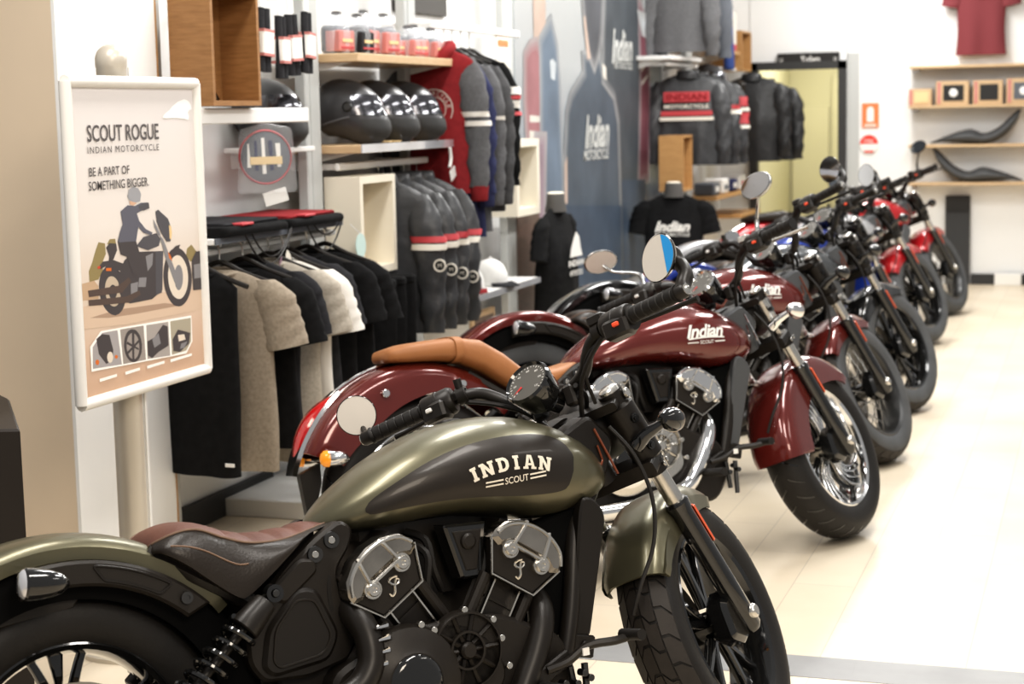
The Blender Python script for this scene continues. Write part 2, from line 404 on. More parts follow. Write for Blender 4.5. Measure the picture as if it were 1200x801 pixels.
def make_bike(label, pose, V):
    gx, gy, yaw, lean = pose
    root = thing('motorcycle', label, 'motorcycle', (gx, gy, 0), (-lean, 0, yaw), 'motorcycles parked in a slanted row')
    S = steerer(V['steer'])
    P = lambda mb, name, m, T=None, par=None, ang=38: mb.build(name, m, par or root, T, ang)
    paint = V['paint']; ch = V.get('chrome', False); two = V.get('seat') == 'two'
    det = V.get('detail', 1)
    pipe_m = 'chrome' if ch else 'satin_black'
    fp = V.get('fender_paint', paint)
    # ---- wheels
    zf = .322
    make_wheel('front_wheel', root, lambda p: S(p), (1.562, zf), .322, .140, V['wheel'], V)
    make_wheel('rear_wheel', root, None, (0, .325), .325, .155, V['wheel'] if V['wheel'] != 'wire' else 'cast', dict(V, tread='grooves'), True)
    # ---- tank
    xs = [.546,.552,.56,.575,.595,.62,.66,.70,.75,.80,.86,.92,.98,1.04,1.10,1.15,1.19,1.22,1.245,1.26,1.268,1.273]
    tk = P(MB().loft([tank_ring(x) for x in xs]), 'fuel_tank', paint, None, None, 60)
    # seam weld rim under the tank
    cap = MB().lathe([(0,.010),(.026,.009),(.033,.006),(.036,.0),(.036,-.01)], (.93, .045, .872), (.05,.22,1), 24)
    P(cap, 'fuel_cap', 'chrome' if ch else 'satin_black', None, tk)
    def on_tank(sgn, eps):
        return lambda x, z: L(x, sgn*(tank_y(x, z)+eps), z)
    if V.get('panel'):
        top = [(.640,.735),(.70,.770),(.78,.806),(.86,.828),(.95,.838),(1.04,.836),(1.10,.820),(1.128,.792),(1.128,.762),(1.112,.728),(1.088,.706),(1.00,.706),(.90,.716),(.80,.720),(.70,.716),(.64,.712)]
        outl = [(p.x, p.y) for p in smooth([(a, b, 0) for a, b in top], 5, True)]
        for sg in (-1, 1):
            pm = MB()
            cols = 60; x0 = min(p[0] for p in outl); x1 = max(p[0] for p in outl)
            def span(x):
                zs = []
                for i in range(len(outl)):
                    (a, b), (c, d) = outl[i], outl[(i+1) % len(outl)]
                    if (a <= x < c) or (c <= x < a): zs.append(b+(d-b)*(x-a)/(c-a))
                return (min(zs), max(zs)) if len(zs) > 1 else None
            def g(u, v):
                x = x0+(x1-x0)*(.001+.998*u); sp = span(x) or (.74,.74)
                return on_tank(sg, .0016)(x, sp[0]+(sp[1]-sp[0])*v)
            pm.grid(g, cols, 10); P(pm, 'tank_panel', 'tank_black', None, tk, 60)
    if V.get('stripes'):
        pm = MB()
        for i in range(5):
            z0 = .70+i*.028
            pm.grid(lambda u, v: on_tank(-1, .0018)(.96+.05*i*.3+.16*u, z0+.009*v+.02*u), 10, 2)
        P(pm, 'tank_stripes', 'cream_print', None, tk, 60)
    lt = V.get('letters')
    if lt:
        sgn = -1
        lm = MB()
        if lt == 'INDIAN':
            RA = .30; wl = .0295
            def slab(ch):
                t = .0078; h = .030; q = .0105/2; S_ = []
                def rect(x0, y0, x1, y1): S_.append([(x0,y0),(x1,y0),(x1,y1),(x0,y1)])
                def stem(x, ser=True):
                    rect(x-t/2, 0, x+t/2, h)
                    if ser: rect(x-t/2-.0028, 0, x+t/2+.0028, .0058); rect(x-t/2-.0028, h-.0058, x+t/2+.0028, h)
                if ch == 'I': stem(0)
                if ch == 'N':
                    stem(-.0095, False); stem(.0095, False)
                    rect(-.0160, 0, -.0035, .0050); rect(-.0165, h-.005, -.006, h); rect(.0035, h-.005, .0160, h)
                    S_.append([(.0055,0),(.0135,0),(-.0055,h),(-.0135,h)])
                if ch == 'D':
                    stem(-.0075)
                    o = [(-.008,0),(.002,0),(.0085,.003),(.0125,.009),(.0130,h/2),(.0125,h-.009),(.0085,h-.003),(.002,h),(-.008,h)]
                    n_ = [(-.008,.0062),(.000,.0062),(.0035,.008),(.0048,.011),(.0052,h/2),(.0048,h-.011),(.0035,h-.008),(.000,h-.0062),(-.008,h-.0062)]
                    for k in range(8): S_.append([o[k], o[k+1], n_[k+1], n_[k]])
                if ch == 'A':
                    S_.append([(-.0135,0),(-.0060,0),(.0010,h),(-.0052,h)]); S_.append([(.0135,0),(.0060,0),(-.0010,h),(.0052,h)])
                    rect(-.0075, .0075, .0075, .0125); rect(-.0165, 0, -.0035, .0050); rect(.0035, 0, .0165, .0050)
                return S_
            for k, (ch_, cx_) in enumerate(zip('INDIAN', (-.0905,-.0600,-.0225,.0085,.0405,.0785))):
                for pl in slab(ch_):
                    P4 = [pl[e] for e in range(len(pl))]
                    def fm(a, b_):
                        th = (cx_+a)/RA; r_ = RA+b_
                        return on_tank(sgn, .0034)(.966+r_*sin(th)-.004, .757-.001+r_*cos(th)-RA+.010)
                    (a0,b0),(a1,b1),(a2,b2),(a3,b3) = P4
                    lm.grid(lambda u, v: fm((a0*(1-u)+a1*u)*(1-v)+(a3*(1-u)+a2*u)*v, (b0*(1-u)+b1*u)*(1-v)+(b3*(1-u)+b2*u)*v), 2, 2)
            text_to(lm, 'SCOUT', .058, .0145, lambda a, b: on_tank(sgn, .0034)(.968+a, .7455+b+.05*a), off=.010)
            for s in (-1, 1):
                for dz in (-.0042, .0042):
                    lm.grid(lambda u, v: on_tank(sgn, .0034)(.968+s*(.033+.042*u), .7455+dz+.0036*(v-.5)+s*.05*(.033+.042*u)), 4, 1)
            P(lm, 'tank_lettering', 'cream_print', None, tk)
        else:
            text_to(lm, 'Indian', .150, .046, lambda a, b: on_tank(sgn, .003)(1.02+a, .778+b), shear=.35, off=.028, space=.93)
            lm.grid(lambda u, v: on_tank(sgn, .003)(.95+.145*u, .752+.005*(v-.5)+.004*sin(u*3)), 10, 1)
            text_to(lm, 'SCOUT', .055, .012, lambda a, b: on_tank(sgn, .003)(1.022+a, .740+b), off=.010)
            for s in (-1, 1): lm.grid(lambda u, v: on_tank(sgn, .003)(1.022+s*(.033+.042*u), .740+.004*(v-.5)), 4, 1)
            P(lm, 'tank_lettering', 'white_print', None, tk)
    # ---- front neck casting and covers
    mb = MB()
    for s in (-1, 1):
        mb.plate(rounded([(1.10,.80),(1.225,.862),(1.285,.80),(1.262,.73),(1.215,.655),(1.215,.60),(1.14,.60),(1.12,.66)], .02), s*.02, s*.075, XZ, .008)
    mb.tube([A_(.70), A_(.84)], .034, 18)
    nk = P(mb, 'steering_neck', 'grey_plastic' if V.get('grey_neck') else 'satin_black')
    ln = MB().tube([L(1.232,-.077,.828), L(1.262,-.078,.765), L(1.285,-.074,.72)], .0032, 6).tube([L(1.17,-.078,.69),L(1.215,-.079,.70),L(1.245,-.079,.755),L(1.235,-.079,.79)], .0026, 6)
    P(ln, 'neck_trim', 'copper_paint' if not ch else 'chrome', None, nk)
    # down tubes
    mb = MB()
    for s in (-1, 1):
        mb.tube(smooth([(1.20,s*.05,.72),(1.135,s*.10,.60),(1.085,s*.125,.42),(1.02,s*.13,.26),(.90,s*.13,.20),(.55,s*.13,.19),(.42,s*.12,.24)], 6), .02, 10)
    P(mb, 'frame', 'satin_black')
    # ---- radiator and shrouds
    rad = MB().box((1.150,0,.52), (.035,.22,.30), Matrix.Rotation(radians(13), 3, 'Y'), .006)
    ro = P(rad, 'radiator', 'casting_black')
    shp = rounded([(1.138,.655),(1.150,.683),(1.172,.681),(1.197,.655),(1.203,.63),(1.130,.378),(1.083,.388)], .012)
    for s in (-1, 1):
        P(MB().plate(shp, s*.105, s*.133, XZ, .005), 'radiator_shroud', V.get('shroud','satin_black'), None, ro, 30)
    P(MB().plate([(1.04,.64),(1.15,.66),(1.09,.39),(1.02,.39)], -.06, -.10, XZ, .004), 'radiator_duct', 'mudguard', None, ro, 30)
    mb = MB().box((1.105,-.132,.362), (.06,.016,.05), Matrix.Rotation(radians(13), 3, 'Y'), .004)
    mb.cyl((1.11,-.14,.362), (1.11,-.146,.362), .012)
    P(mb, 'shroud_bracket', 'satin_black', None, ro)
    # ---- rear fender
    if not two:
        fo = P(fender_mb((0,.323), .432, radians(38), radians(150), .098, lambda t: .048), 'rear_fender', fp, None, None, 50)
        sp = [(.035*0-.075,.690)]
        outer = arc_pts((0,.323), .383, radians(103), radians(43.5), 18); inner = arc_pts((0,.323), .334, radians(46.5), radians(105), 18)
        for s in (-1, 1):
            st = MB().plate(outer+inner, s*.095, s*.122, XZ, .006)
            so = P(st, 'fender_strut', 'casting_black', None, fo, 30)
            rim_o = arc_pts((0,.323), .372, radians(82), radians(57), 10); rim_i = arc_pts((0,.323), .345, radians(59), radians(78), 8)
            ring = rounded(rim_o+rim_i, .008, 3)
            P(MB().tube([L(a, s*.1225, b) for a, b in ring], .003, 6, closed=True), 'strut_recess', 'satin_black', None, so)
            b = MB().cyl((.228, s*.118, .604), (.228, s*.128, .604), .011, 16); b.lathe([(.006,0),(.012,0),(.012,.004),(.006,.004)], (.228, s*.126, .604), (0,s,0), 16, True)
            P(b, 'strut_bolt', 'dark_metal', None, so)
        # inner mudguard and rear bracket strip
        mb = MB(); fi = fender_mb((0,.323), .400, radians(8), radians(152), .086, lambda t: .092, crown=.005)
        P(fi, 'inner_mudguard', 'mudguard', None, fo, 50)
        st = MB().plate([(-.16,.618),(-.05,.634),(.040,.640),(.020,.613),(-.16,.592)], -.062, -.075, XZ, .003)
        P(st, 'rear_bracket', 'casting_black', None, fo, 30)
        a = radians(147)
        P(MB().box((.452*cos(a), 0, .323+.452*sin(a)), (.05,.09,.035), Matrix.Rotation(-radians(57), 3, 'Y'), .008), 'tail_light', 'red_lens', None, fo)
        # bullet signals
        for s in (-1, 1):
            sg = MB().lathe([(0,.052),(.010,.048),(.020,.034),(.027,.012),(.030,-.012),(.031,-.03),(.028,-.034)], (-.064, s*.19, .678), (1,0,-.12), 24)
            sg.tube([L(-.055,s*.165,.675), L(-.06,s*.08,.66)], .010, 8)
            so = P(sg, 'turn_signal', 'gloss_black', None, fo)
            P(MB().lathe([(0,-.012),(.020,-.010),(.027,-.004),(.029,.003)], (-.096, s*.19, .682), (1,0,-.12), 24), 'signal_lens', 'clear_lens', None, so)
    else:
        sk = lambda t: .045+.105*sinterp(t, [(0,.2),(.25,.35),(.5,.75),(.75,1.),(1,.8)])
        fo = P(fender_mb((0,.323), .432, radians(40), radians(156), .105, sk), 'rear_fender', fp, None, None, 50)
        mb = MB().tube([L(.432*cos(a)*1.015, .05*0, .323+.432*sin(a)*1.015) for a in [radians(96+4*i) for i in range(14)]], .006, 8)
        P(mb, 'fender_rail', 'chrome', None, fo)
        for a, r in ((radians(110), .36), (radians(68), .375)):
            P(MB().cyl((r*cos(a), -.104, .323+r*sin(a)), (r*cos(a), -.118, .323+r*sin(a)), .013), 'fender_bolt', 'chrome', None, fo)
        tl = MB()
        rings = []
        for k in range(13):
            t = k/12; a = radians(128+30*t); up_ = .030*sin(pi*min(1, t*.75+.12)); w_ = .020+.028*sin(pi*(t*.8+.1))
            rings.append([L((.430+dr)*cos(a), y, .323+(.430+dr)*sin(a)) for dr, y in ((0,-w_),(up_*.7,-w_*.9),(up_,-w_*.4),(up_,w_*.4),(up_*.7,w_*.9),(0,w_))])
        P(tl.loft(rings), 'tail_light', 'red_lens', None, fo)
        rings = []
        for k in range(13):
            t = k/12; a = radians(125+41*t); up_ = .014; w_ = .040+.018*sin(pi*t)
            rings.append([L((.428+dr)*cos(a), y, .323+(.428+dr)*sin(a)) for dr, y in ((0,-w_),(up_,-w_*.9),(up_,w_*.9),(0,w_))])
        P(MB().loft(rings), 'tail_housing', 'chrome' if ch else 'gloss_black', None, fo)
        mb = MB().plate([(-.40,.43),(-.33,.46),(-.33,.40),(-.36,.30),(-.385,.30)], -.02, .02, XZ, .003)
        P(mb, 'plate_bracket', 'satin_black', None, fo)
        for s in (-1, 1):
            sg = MB().lathe([(0,.06),(.014,.05),(.022,.035),(.026,.01),(.026,-.012)], (-.33, s*.14, .475), (1,0,-.05), 20).tube([L(-.33,s*.12,.475), L(-.33,0,.475)], .009, 8)
            so = P(sg, 'turn_signal', 'chrome' if ch else 'gloss_black', None, fo)
            P(MB().lathe([(0,-.034),(.016,-.030),(.025,-.02),(.0262,-.006)], (-.333, s*.14, .475), (1,0,-.05), 20), 'signal_lens', 'amber', None, so)
    # ---- seat
    if not two:
        TOPZ = [(.172,.705),(.185,.722),(.21,.737),(.25,.745),(.29,.741),(.33,.726),(.37,.712),(.41,.704),(.45,.703),(.50,.706),(.55,.713),(.585,.717),(.600,.712)]
        EDGE = [(.172,.700),(.19,.716),(.235,.731),(.274,.730),(.323,.708),(.378,.690),(.451,.686),(.50,.692),(.56,.703),(.600,.708)]
        BOT = [(.172,.690),(.19,.694),(.231,.668),(.286,.622),(.335,.586),(.355,.590),(.403,.622),(.464,.664),(.525,.696),(.58,.704),(.600,.706)]
        HW = [(.172,.04),(.185,.075),(.22,.095),(.28,.100),(.36,.102),(.44,.095),(.52,.068),(.58,.048),(.600,.032)]
        xs = [.172+.428*i/48 for i in range(49)]
        top = MB(); side = MB()
        rings = []; rs = []
        for x in xs:
            z1 = sinterp(x, TOPZ); ze = min(sinterp(x, EDGE), z1-.002); w = sinterp(x, HW)
            puff = 0
            if x > .34:
                ph = ((x-.34) % .052)/.052; puff = -.007*max(0, 1-abs(ph-.5)*2*0-4*abs(ph-.0) if ph < .25 else max(0, 1-4*(1-ph)))
            ring = []
            for j in range(15):
                q = -1+2*j/14; y = w*q; dip = abs(q)**2.4
                ring.append(L(x, y, z1*(1-dip)+ze*dip + puff*(1-abs(q)**6)))
            rings.append(ring)
            zb = min(sinterp(x, BOT), ze-.003)
            r2 = []
            for j in range(7):
                t = j/6; r2.append(L(x, -(w+.012*sin(pi*t)+.036*t**.8*min(1, w/.09)), ze+.001+(zb-ze)*t))
            rs.append(r2 + [L(p.x, -p.y, p.z) for p in r2[::-1]])
        top.loft(rings, False, False, False)
        so = P(top, 'seat', V.get('seat_mat','brown_leather'), None, None, 50)
        side.loft(rs, True); P(side, 'seat_side', 'black_leather', None, so, 50)
        pip = MB()
        for s in (-1, 1):
            pip.tube([L(x, s*(sinterp(x, HW)+.001), min(sinterp(x, EDGE), sinterp(x, TOPZ)-.002)) for x in xs], .0028, 6)
            lo = [L(x, s*(sinterp(x, HW)+.0125+.036*.5), sinterp(x, EDGE)+(sinterp(x, BOT)-sinterp(x, EDGE))*.42) for x in xs if .2 < x < .36]
            pip.tube(lo, .0018, 5)
        P(pip, 'seat_piping', 'seam_thread', None, so)
    else:
        sm = V.get('seat_mat', 'tan_leather')
        def pad(rows, hw, name):
            rings = []
            for x, zb, zt, w in rows:
                ring = []
                for j in range(24):
                    a = 2*pi*j/24; ca, sa = cos(a), sin(a)
                    ring.append(L(x, w*(abs(ca)**.6)*(1 if ca >= 0 else -1), (zb+zt)/2+(zt-zb)/2*(abs(sa)**.6)*(1 if sa >= 0 else -1)))
                rings.append(ring)
            rr = []
            for i in range(len(rings)-1):
                for t in (0, .33, .66): rr.append([a.lerp(b, t) for a, b in zip(rings[i], rings[i+1])])
            rr.append(rings[-1])
            return P(MB().loft(rr), name, sm, None, None, 60)
        s1 = pad([(-.105,.768,.782,.05),(-.09,.758,.800,.09),(-.03,.752,.815,.115),(.06,.750,.822,.125),(.14,.742,.824,.13),(.22,.705,.812,.135),(.29,.650,.768,.14),(.35,.622,.715,.14),(.42,.618,.695,.13),(.50,.64,.70,.105),(.57,.665,.716,.075),(.605,.68,.712,.045)], 0, 'seat')
        bd = MB(); rr = []
        for dx, k_ in ((-.016,.99),(-.014,1.035),(.014,1.035),(.016,.99)):
            rr.append([L(.135+dx, .131*k_*(abs(cos(a))**.6)*(1 if cos(a) >= 0 else -1), .783+.0415*k_*1.04*(abs(sin(a))**.6)*(1 if sin(a) >= 0 else -1)) for a in [2*pi*k/32 for k in range(32)]])
        bd.loft(rr, False)
        P(bd, 'seat_strap', sm, None, s1)
    # ---- engine
    eng = MB()
    eng.plate(rounded([(.52,.20),(1.02,.20),(1.08,.30),(1.05,.40),(.90,.47),(.66,.47),(.50,.40)], .04), -.15, .15, XZ, .01, True)
    eng.plate([(.44,.30),(.56,.28),(.56,.62),(.46,.60),(.40,.45)], -.09, .09, XZ, .006, True)
    eng.box((.82,0,.60), (.36,.10,.16))
    eo = P(eng, 'engine', 'casting_black')
    cov = MB()
    cov.lathe([(0,.035),(.062,.035),(.07,.03),(.085,.025),(.112,.012),(.118,0),(.118,-.02)], (.665,-.17,.365), (0,-1,0), 40)
    cov.plate(rounded([(.60,.47),(.72,.475),(.80,.47),(.87,.42),(.90,.33),(.80,.27),(.62,.27)], .04), -.14, -.172, XZ, .006)
    cov.lathe([(.076,.012),(.079,.012),(.083,.004),(.083,-.02)], (.80,-.172,.408), (0,-1,0), 36)
    cov.lathe([(0,.0),(.083,.0)], (.80,-.172,.408), (0,-1,0), 36)
    cov.lathe([(0,.02),(.014,.02),(.018,.014),(.018,0)], (.80,-.172,.408), (0,-1,0), 20)
    cov.lathe([(.036,.0),(.036,.012),(.041,.012),(.041,0)], (.80,-.172,.408), (0,-1,0), 28)
    for k in range(10):
        a = 2*pi*k/10
        cov.tube([L(.80+.02*cos(a),-.176,.408+.02*sin(a)), L(.80+.074*cos(a),-.176,.408+.074*sin(a))], .005, 4)
    co = P(cov, 'engine_cover', 'casting_black' if not ch else 'satin_metal', None, eo, 30)
    if ch:
        P(MB().lathe([(.06,.036),(.07,.036),(.086,.028),(.086,.024)], (.665,-.17,.365), (0,-1,0), 40), 'cover_ring', 'chrome', None, eo)
    P(MB().lathe([(0,.044),(.045,.044),(.056,.040),(.06,.034)], (.665,-.17,.365), (0,-1,0), 40), 'cover_cap', 'gloss_black', None, eo)
    for x, z in ((.60,.474),(.70,.478),(.728,.462),(.803,.492),(.868,.462),(.884,.42),(.895,.36),(.563,.42)):
        P(MB().cyl((x,-.168,z), (x,-.182,z), .0075, 10), 'cover_bolt', 'satin_metal', None, eo)
    for nm, (ox, oz), tl, sg in (('rear_cylinder', (.637,.592), radians(33), -1), ('front_cylinder', (.972,.583), radians(33), 1)):
        # local frame: u up the cylinder, v across (towards the front)
        uu = L(sg*sin(tl), 0, cos(tl)); vv = L(cos(tl), 0, -sg*sin(tl)); oo = L(ox, 0, oz)
        F = lambda v, u, h: oo + vv*v + uu*u + L(0, h, 0)
        cb = MB()
        cb.plate([(-.066,-.25),(.066,-.25),(.070,-.06),(-.070,-.06)], -.12, .12, F, .006, True)
        for v in (-.056, .058):
            cb.tube([F(v,-.24,-.132), F(v,-.07,-.132)], .0135, 10)
        for u in (-.115,-.16,-.20):
            cb.plate([(-.034,u),(.034,u),(.034,u+.006),(-.034,u+.006)], -.12, -.126, F)
        cyo = P(cb, nm, 'casting_black', None, eo, 30)
        for v in (-.032, .034):
            st = MB().plate([(v-.0018,-.20),(v+.0018,-.20),(v+.0018,-.072),(v-.0018,-.072)], -.12, -.139, F)
            P(st, 'cylinder_trim', 'satin_metal', None, cyo)
        hd = MB()
        hd.plate([(-.090,.004),(-.054,-.068),(.054,-.068),(.090,.004),(.085,.03),(-.085,.03)], -.13, -.158, F, .003)
        hd.plate([(-.074,.05),(-.080,-.01),(-.05,-.062),(.05,-.062),(.080,-.01),(.074,.05)], -.13, .13, F, 0)
        ho = P(hd, 'cylinder_head', 'casting_black', None, cyo, 30)
        tr = MB().tube([F(-.093,.004,-.160), F(-.056,-.070,-.160), F(.056,-.070,-.160), F(.093,.004,-.160)], .0032, 6)
        P(tr, 'head_trim', 'satin_metal', None, ho)
        cvp = [(-.092,-.002),(-.091,.016),(-.076,.042),(-.040,.062),(0,.068),(.040,.062),(.076,.042),(.091,.016),(.092,-.002),(.070,-.010),(.046,.006),(-.046,.006),(-.070,-.010)]
        cv = MB().plate(cvp, -.12, -.172, F, .010)
        vo = P(cv, 'head_cover', 'brushed_head' if not ch else 'chrome', None, ho, 40)
        for sv in (-1, 1):
            P(MB().tube([F(sv*.040,.006,-.172), F(sv*.034,.050,-.173), F(sv*.030,.064,-.168)], .0048, 6), 'cover_rib', 'chrome' if ch else 'satin_metal', None, vo, 40)
        P(MB().tube(smooth([F(-.086,.012,-.171),F(-.070,.038,-.172),F(-.036,.056,-.172),F(0,.061,-.172),F(.036,.056,-.172),F(.070,.038,-.172),F(.086,.012,-.171)], 4), .0042, 6), 'cover_rim', 'chrome' if ch else 'satin_metal', None, vo, 40)
        P(MB().tube([F(-.046,.004,-.173), F(.046,.004,-.173)], .0045, 6), 'cover_rib', 'chrome' if ch else 'satin_metal', None, vo, 40)
        for v in (-.042, .042):
            bo = MB().lathe([(0,.010),(.004,.010),(.006,.0125),(.0125,.0125),(.0145,.010),(.0145,.005),(.0195,.005),(.0205,.003),(.0205,-.03)], F(v, -.006, -.166), (0,-1,0), 20)
            P(bo, 'head_bolt', 'satin_metal', None, ho)
        em = MB()
        ev = L(1,0,0); eo_ = oo-uu*.034-L(0,.159,0)
        G_ = lambda a, c_: eo_+L(a, 0, c_)
        em.tube(smooth([G_(-.010,-.014),G_(-.004,-.020),G_(.003,-.012),G_(.004,.004),G_(.008,.014),G_(.014,.012),G_(.012,.005),G_(.004,.002),G_(-.006,.006),G_(-.008,.013),G_(0,.018),G_(.010,.019)], 4), .0026, 5)
        P(em, 'head_emblem', 'satin_metal', None, ho)
    # air duct between the heads
    ad = MB().plate(rounded([(.800,.668),(.905,.664),(.880,.548),(.832,.548)], .008), -.08, -.13, XZ, .006)
    ao = P(ad, 'air_duct', 'gloss_black', None, eo, 30)
    P(MB().plate([(.818,.652),(.888,.650),(.868,.566),(.842,.566)], -.128, -.133, XZ, .002).lathe([(0,.012),(.012,.012),(.017,.008),(.019,0)], (.852,-.131,.628), (0,-1,0), 20), 'duct_insert', 'casting_black', None, ao, 30)
    for pts in ([(.745,-.06,.66),(.77,-.10,.64),(.775,-.11,.58),(.80,-.09,.53)], [(.72,-.05,.65),(.76,-.115,.615),(.752,-.12,.55),(.77,-.10,.50)], [(.90,-.05,.655),(.905,-.11,.60),(.878,-.115,.53)], [(.57,-.10,.66),(.535,-.11,.60),(.533,-.11,.53),(.56,-.10,.47)], [(.56,-.09,.67),(.525,-.10,.61),(.522,-.10,.54)]):
        P(MB().tube(smooth(pts, 5), .009, 7), 'hose', 'rubber', None, eo)
    # ---- frame side casting
    sp = rounded([(.372,.556),(.448,.632),(.515,.682),(.572,.712),(.600,.690),(.590,.655),(.553,.610),(.560,.550),(.588,.470),(.560,.425),(.47,.405),(.372,.410),(.345,.45),(.345,.52)], .018, 3)
    for s in (-1, 1):
        fo2 = P(MB().plate(sp, s*.085, s*.118, XZ, .007), 'side_panel', 'casting_black', None, None, 30)
        shd = rounded([(.455,.588),(.502,.582),(.543,.482),(.515,.432),(.39,.418),(.368,.44),(.385,.515)], .02, 3)
        P(MB().plate(shd, s*.116, s*.128, XZ, .008), 'side_shield', 'satin_black', None, fo2, 30)
        shi = rounded([(.452,.565),(.492,.56),(.523,.482),(.500,.448),(.405,.436),(.392,.45),(.403,.512)], .016, 3)
        P(MB().tube([L(a, s*.1285, b) for a, b in shi], .003, 6, closed=True), 'shield_rib', 'casting_black', None, fo2)
        P(MB().plate(rounded([(.395,.585),(.47,.645),(.505,.640),(.51,.615),(.43,.557)], .012), s*.116, s*.126, XZ, .006), 'side_boss', 'casting_black', None, fo2, 30)
        for x, z in ((.547,.672),(.508,.648)):
            bo = MB().lathe([(.006,.0),(.009,.004),(.0165,.004),(.018,.0)], (x, s*.118, z), (0,s,0), 18, True)
            P(bo, 'panel_bolt', 'dark_metal', None, fo2)
            P(MB().cyl((x, s*.118, z), (x, s*.1225, z), .0078, 12), 'panel_bolt', 'satin_metal', None, fo2)
        P(MB().tube([L(.175,s*.07,.70) , L(.26,s*.09,.64), L(.37,s*.095,.57)], .018, 8), 'seat_rail', 'satin_black', None, fo2)
        # swingarm and shock
        sw = MB().loft([[L(x, s*(.095+dy), z+dz) for dy, dz in ((-.014,-h),(.014,-h),(.014,h),(-.014,h))] for x, z, h in ((.44,.34,.035),(.25,.33,.032),(.03,.325,.03),(-.03,.325,.022))])
        P(sw, 'swingarm', 'satin_black')
        p1 = L(.398, s*.148, .588); p0 = L(.165, s*.150, .385); d = p1-p0; ln_ = d.length
        sh = MB().tube([p0, p0+d*.9], .011, 10).cyl(p0+d*.70, p0+d*.93, .032, 20, .024)
        sh.cyl(p0+d*.10, p0+d*.20, .028, 18)
        sho = P(sh, 'shock_absorber', 'satin_black')
        e1 = d.normalized().orthogonal().normalized(); e2 = d.normalized().cross(e1)
        hx = [p0+d*(.18+.54*k/110)+(e1*cos(2*pi*k/18)+e2*sin(2*pi*k/18))*.033 for k in range(111)]
        P(MB().tube(hx, .0058, 7), 'coil_spring', 'gloss_black', None, sho)
        for p in (p1, p0):
            eb = MB().lathe([(.009,-.012),(.018,-.012),(.018,.012),(.009,.012)], p, (0,1,0), 20, True)
            P(eb, 'shock_eye', 'gloss_black', None, sho)
            P(MB().cyl(p-L(0,.018,0), p+L(0,.018,0), .0075, 12), 'shock_bolt', 'dark_metal', None, sho)
    # ---- exhaust
    ex = MB()
    ex.tube(smooth([(.985,-.05,.52),(1.015,-.10,.485),(1.005,-.14,.43),(.950,-.162,.335),(.875,-.172,.255),(.70,-.18,.215),(.40,-.185,.21),(.10,-.19,.225)], 6), .029, 16)
    ex.tube(smooth([(.10,-.19,.225),(.0,-.195,.235),(-.20,-.20,.252)], 5), .046, 18)
    xo = P(ex, 'exhaust_pipe', pipe_m)
    ex = MB().tube(smooth([(.575,-.09,.53),(.575,-.135,.515),(.585,-.165,.47),(.575,-.18,.41),(.52,-.185,.365),(.38,-.19,.34),(.10,-.195,.345)], 6), .029, 16)
    ex.tube(smooth([(.10,-.195,.345),(.0,-.20,.352),(-.20,-.205,.372)], 5), .046, 18)
    xo = P(ex, 'exhaust_pipe', pipe_m)
    for k in range(4):
        t = k/3; c_ = L(.603+.006*sin(t*3)-.012*t, -.178-.004*t, .478-.075*t)
        sl = MB().tube([c_+L(-.012,-.016,.012), c_+L(.014,-.012,.014), c_+L(.022,-.004,.008)], [.004,.0065,.004], 6)
        P(sl, 'heat_shield_slot', 'chrome', None, xo)
    # ---- foot controls
    fc = MB().tube(smooth([(1.165,-.245,.384),(1.135,-.225,.376),(1.08,-.20,.372),(1.03,-.19,.345),(.98,-.185,.335)], 5), .0095, 8)
    fc.box((1.0,-.175,.335), (.10,.02,.035), Matrix.Rotation(radians(-25), 3, 'Y'), .004)
    fo3 = P(fc, 'brake_pedal', 'satin_black')
    P(MB().tube([L(1.16,-.215,.385), L(1.165,-.285,.388)], .0125, 10), 'pedal_rubber', 'rubber', None, fo3)
    P(MB().box((1.065,-.213,.363), (.016,.004,.016)), 'pedal_sticker', 'white_print', None, fo3)
    fg = MB().tube([L(.965,-.16,.30), L(.965,-.30,.305)], .014, 10)
    P(fg, 'foot_peg', 'rubber', None, fo3)
    mb = MB()
    for p in ((1.07,-.17,.315),(1.05,-.17,.295),(1.09,-.16,.30),(1.02,-.17,.30)): mb.cyl(p, (p[0], p[1]-.025, p[2]), .008, 10)
    mb.tube([L(1.05,-.165,.33), L(1.06,-.165,.24)], .008, 8).tube([L(1.09,-.16,.33), L(1.085,-.165,.22)], .008, 8)
    P(mb, 'pedal_linkage', 'dark_metal', None, fo3)
    ks = MB().tube(smooth([(.75,.16,.24),(.70,.24,.14),(.66,.33,.008+.06)], 4), .011, 8)
    P(ks, 'side_stand', 'satin_black')
    # ---- steered group
    def leg(s_, y): return L(1.562, y, zf) + UX*s_
    fk = MB()
    for s in (-1, 1):
        fk.tube([leg(-.045,s*.105), leg(-.03,s*.105), leg(.10,s*.105), leg(.30,s*.105), leg(.325,s*.105), leg(.332,s*.105)], [.018,.027,.027,.027,.031,.026], 18)
    fko = P(fk, 'front_fork', 'gloss_black', S)
    for s in (-1, 1): P(MB().tube([leg(.32,s*.105), leg(.612,s*.105)], .0215, 18), 'fork_tube', 'satin_metal', S, fko)
    rg = MB()
    for s in (-1, 1):
        rg.tube([leg(.415,s*.105), leg(.445,s*.105)], .0275, 16)
        sr = .038
        if V.get('shroud_fork', True):
            rg.tube([leg(.455,s*.105), leg(.462,s*.105), leg(.60,s*.105), leg(.608,s*.105)], [.030,sr,sr,.030], 20)
        rg.tube([leg(.606,s*.105), leg(.640,s*.105)], .030, 18)
    rg.plate(rounded([(-.13,.43),(.13,.43),(.13,.465),(-.13,.465)], .01), -.045, .03, lambda a, b, h: L(1.562,a,zf)+UX*b+L(cos(RK),0,sin(RK))*(h-.01), .004)
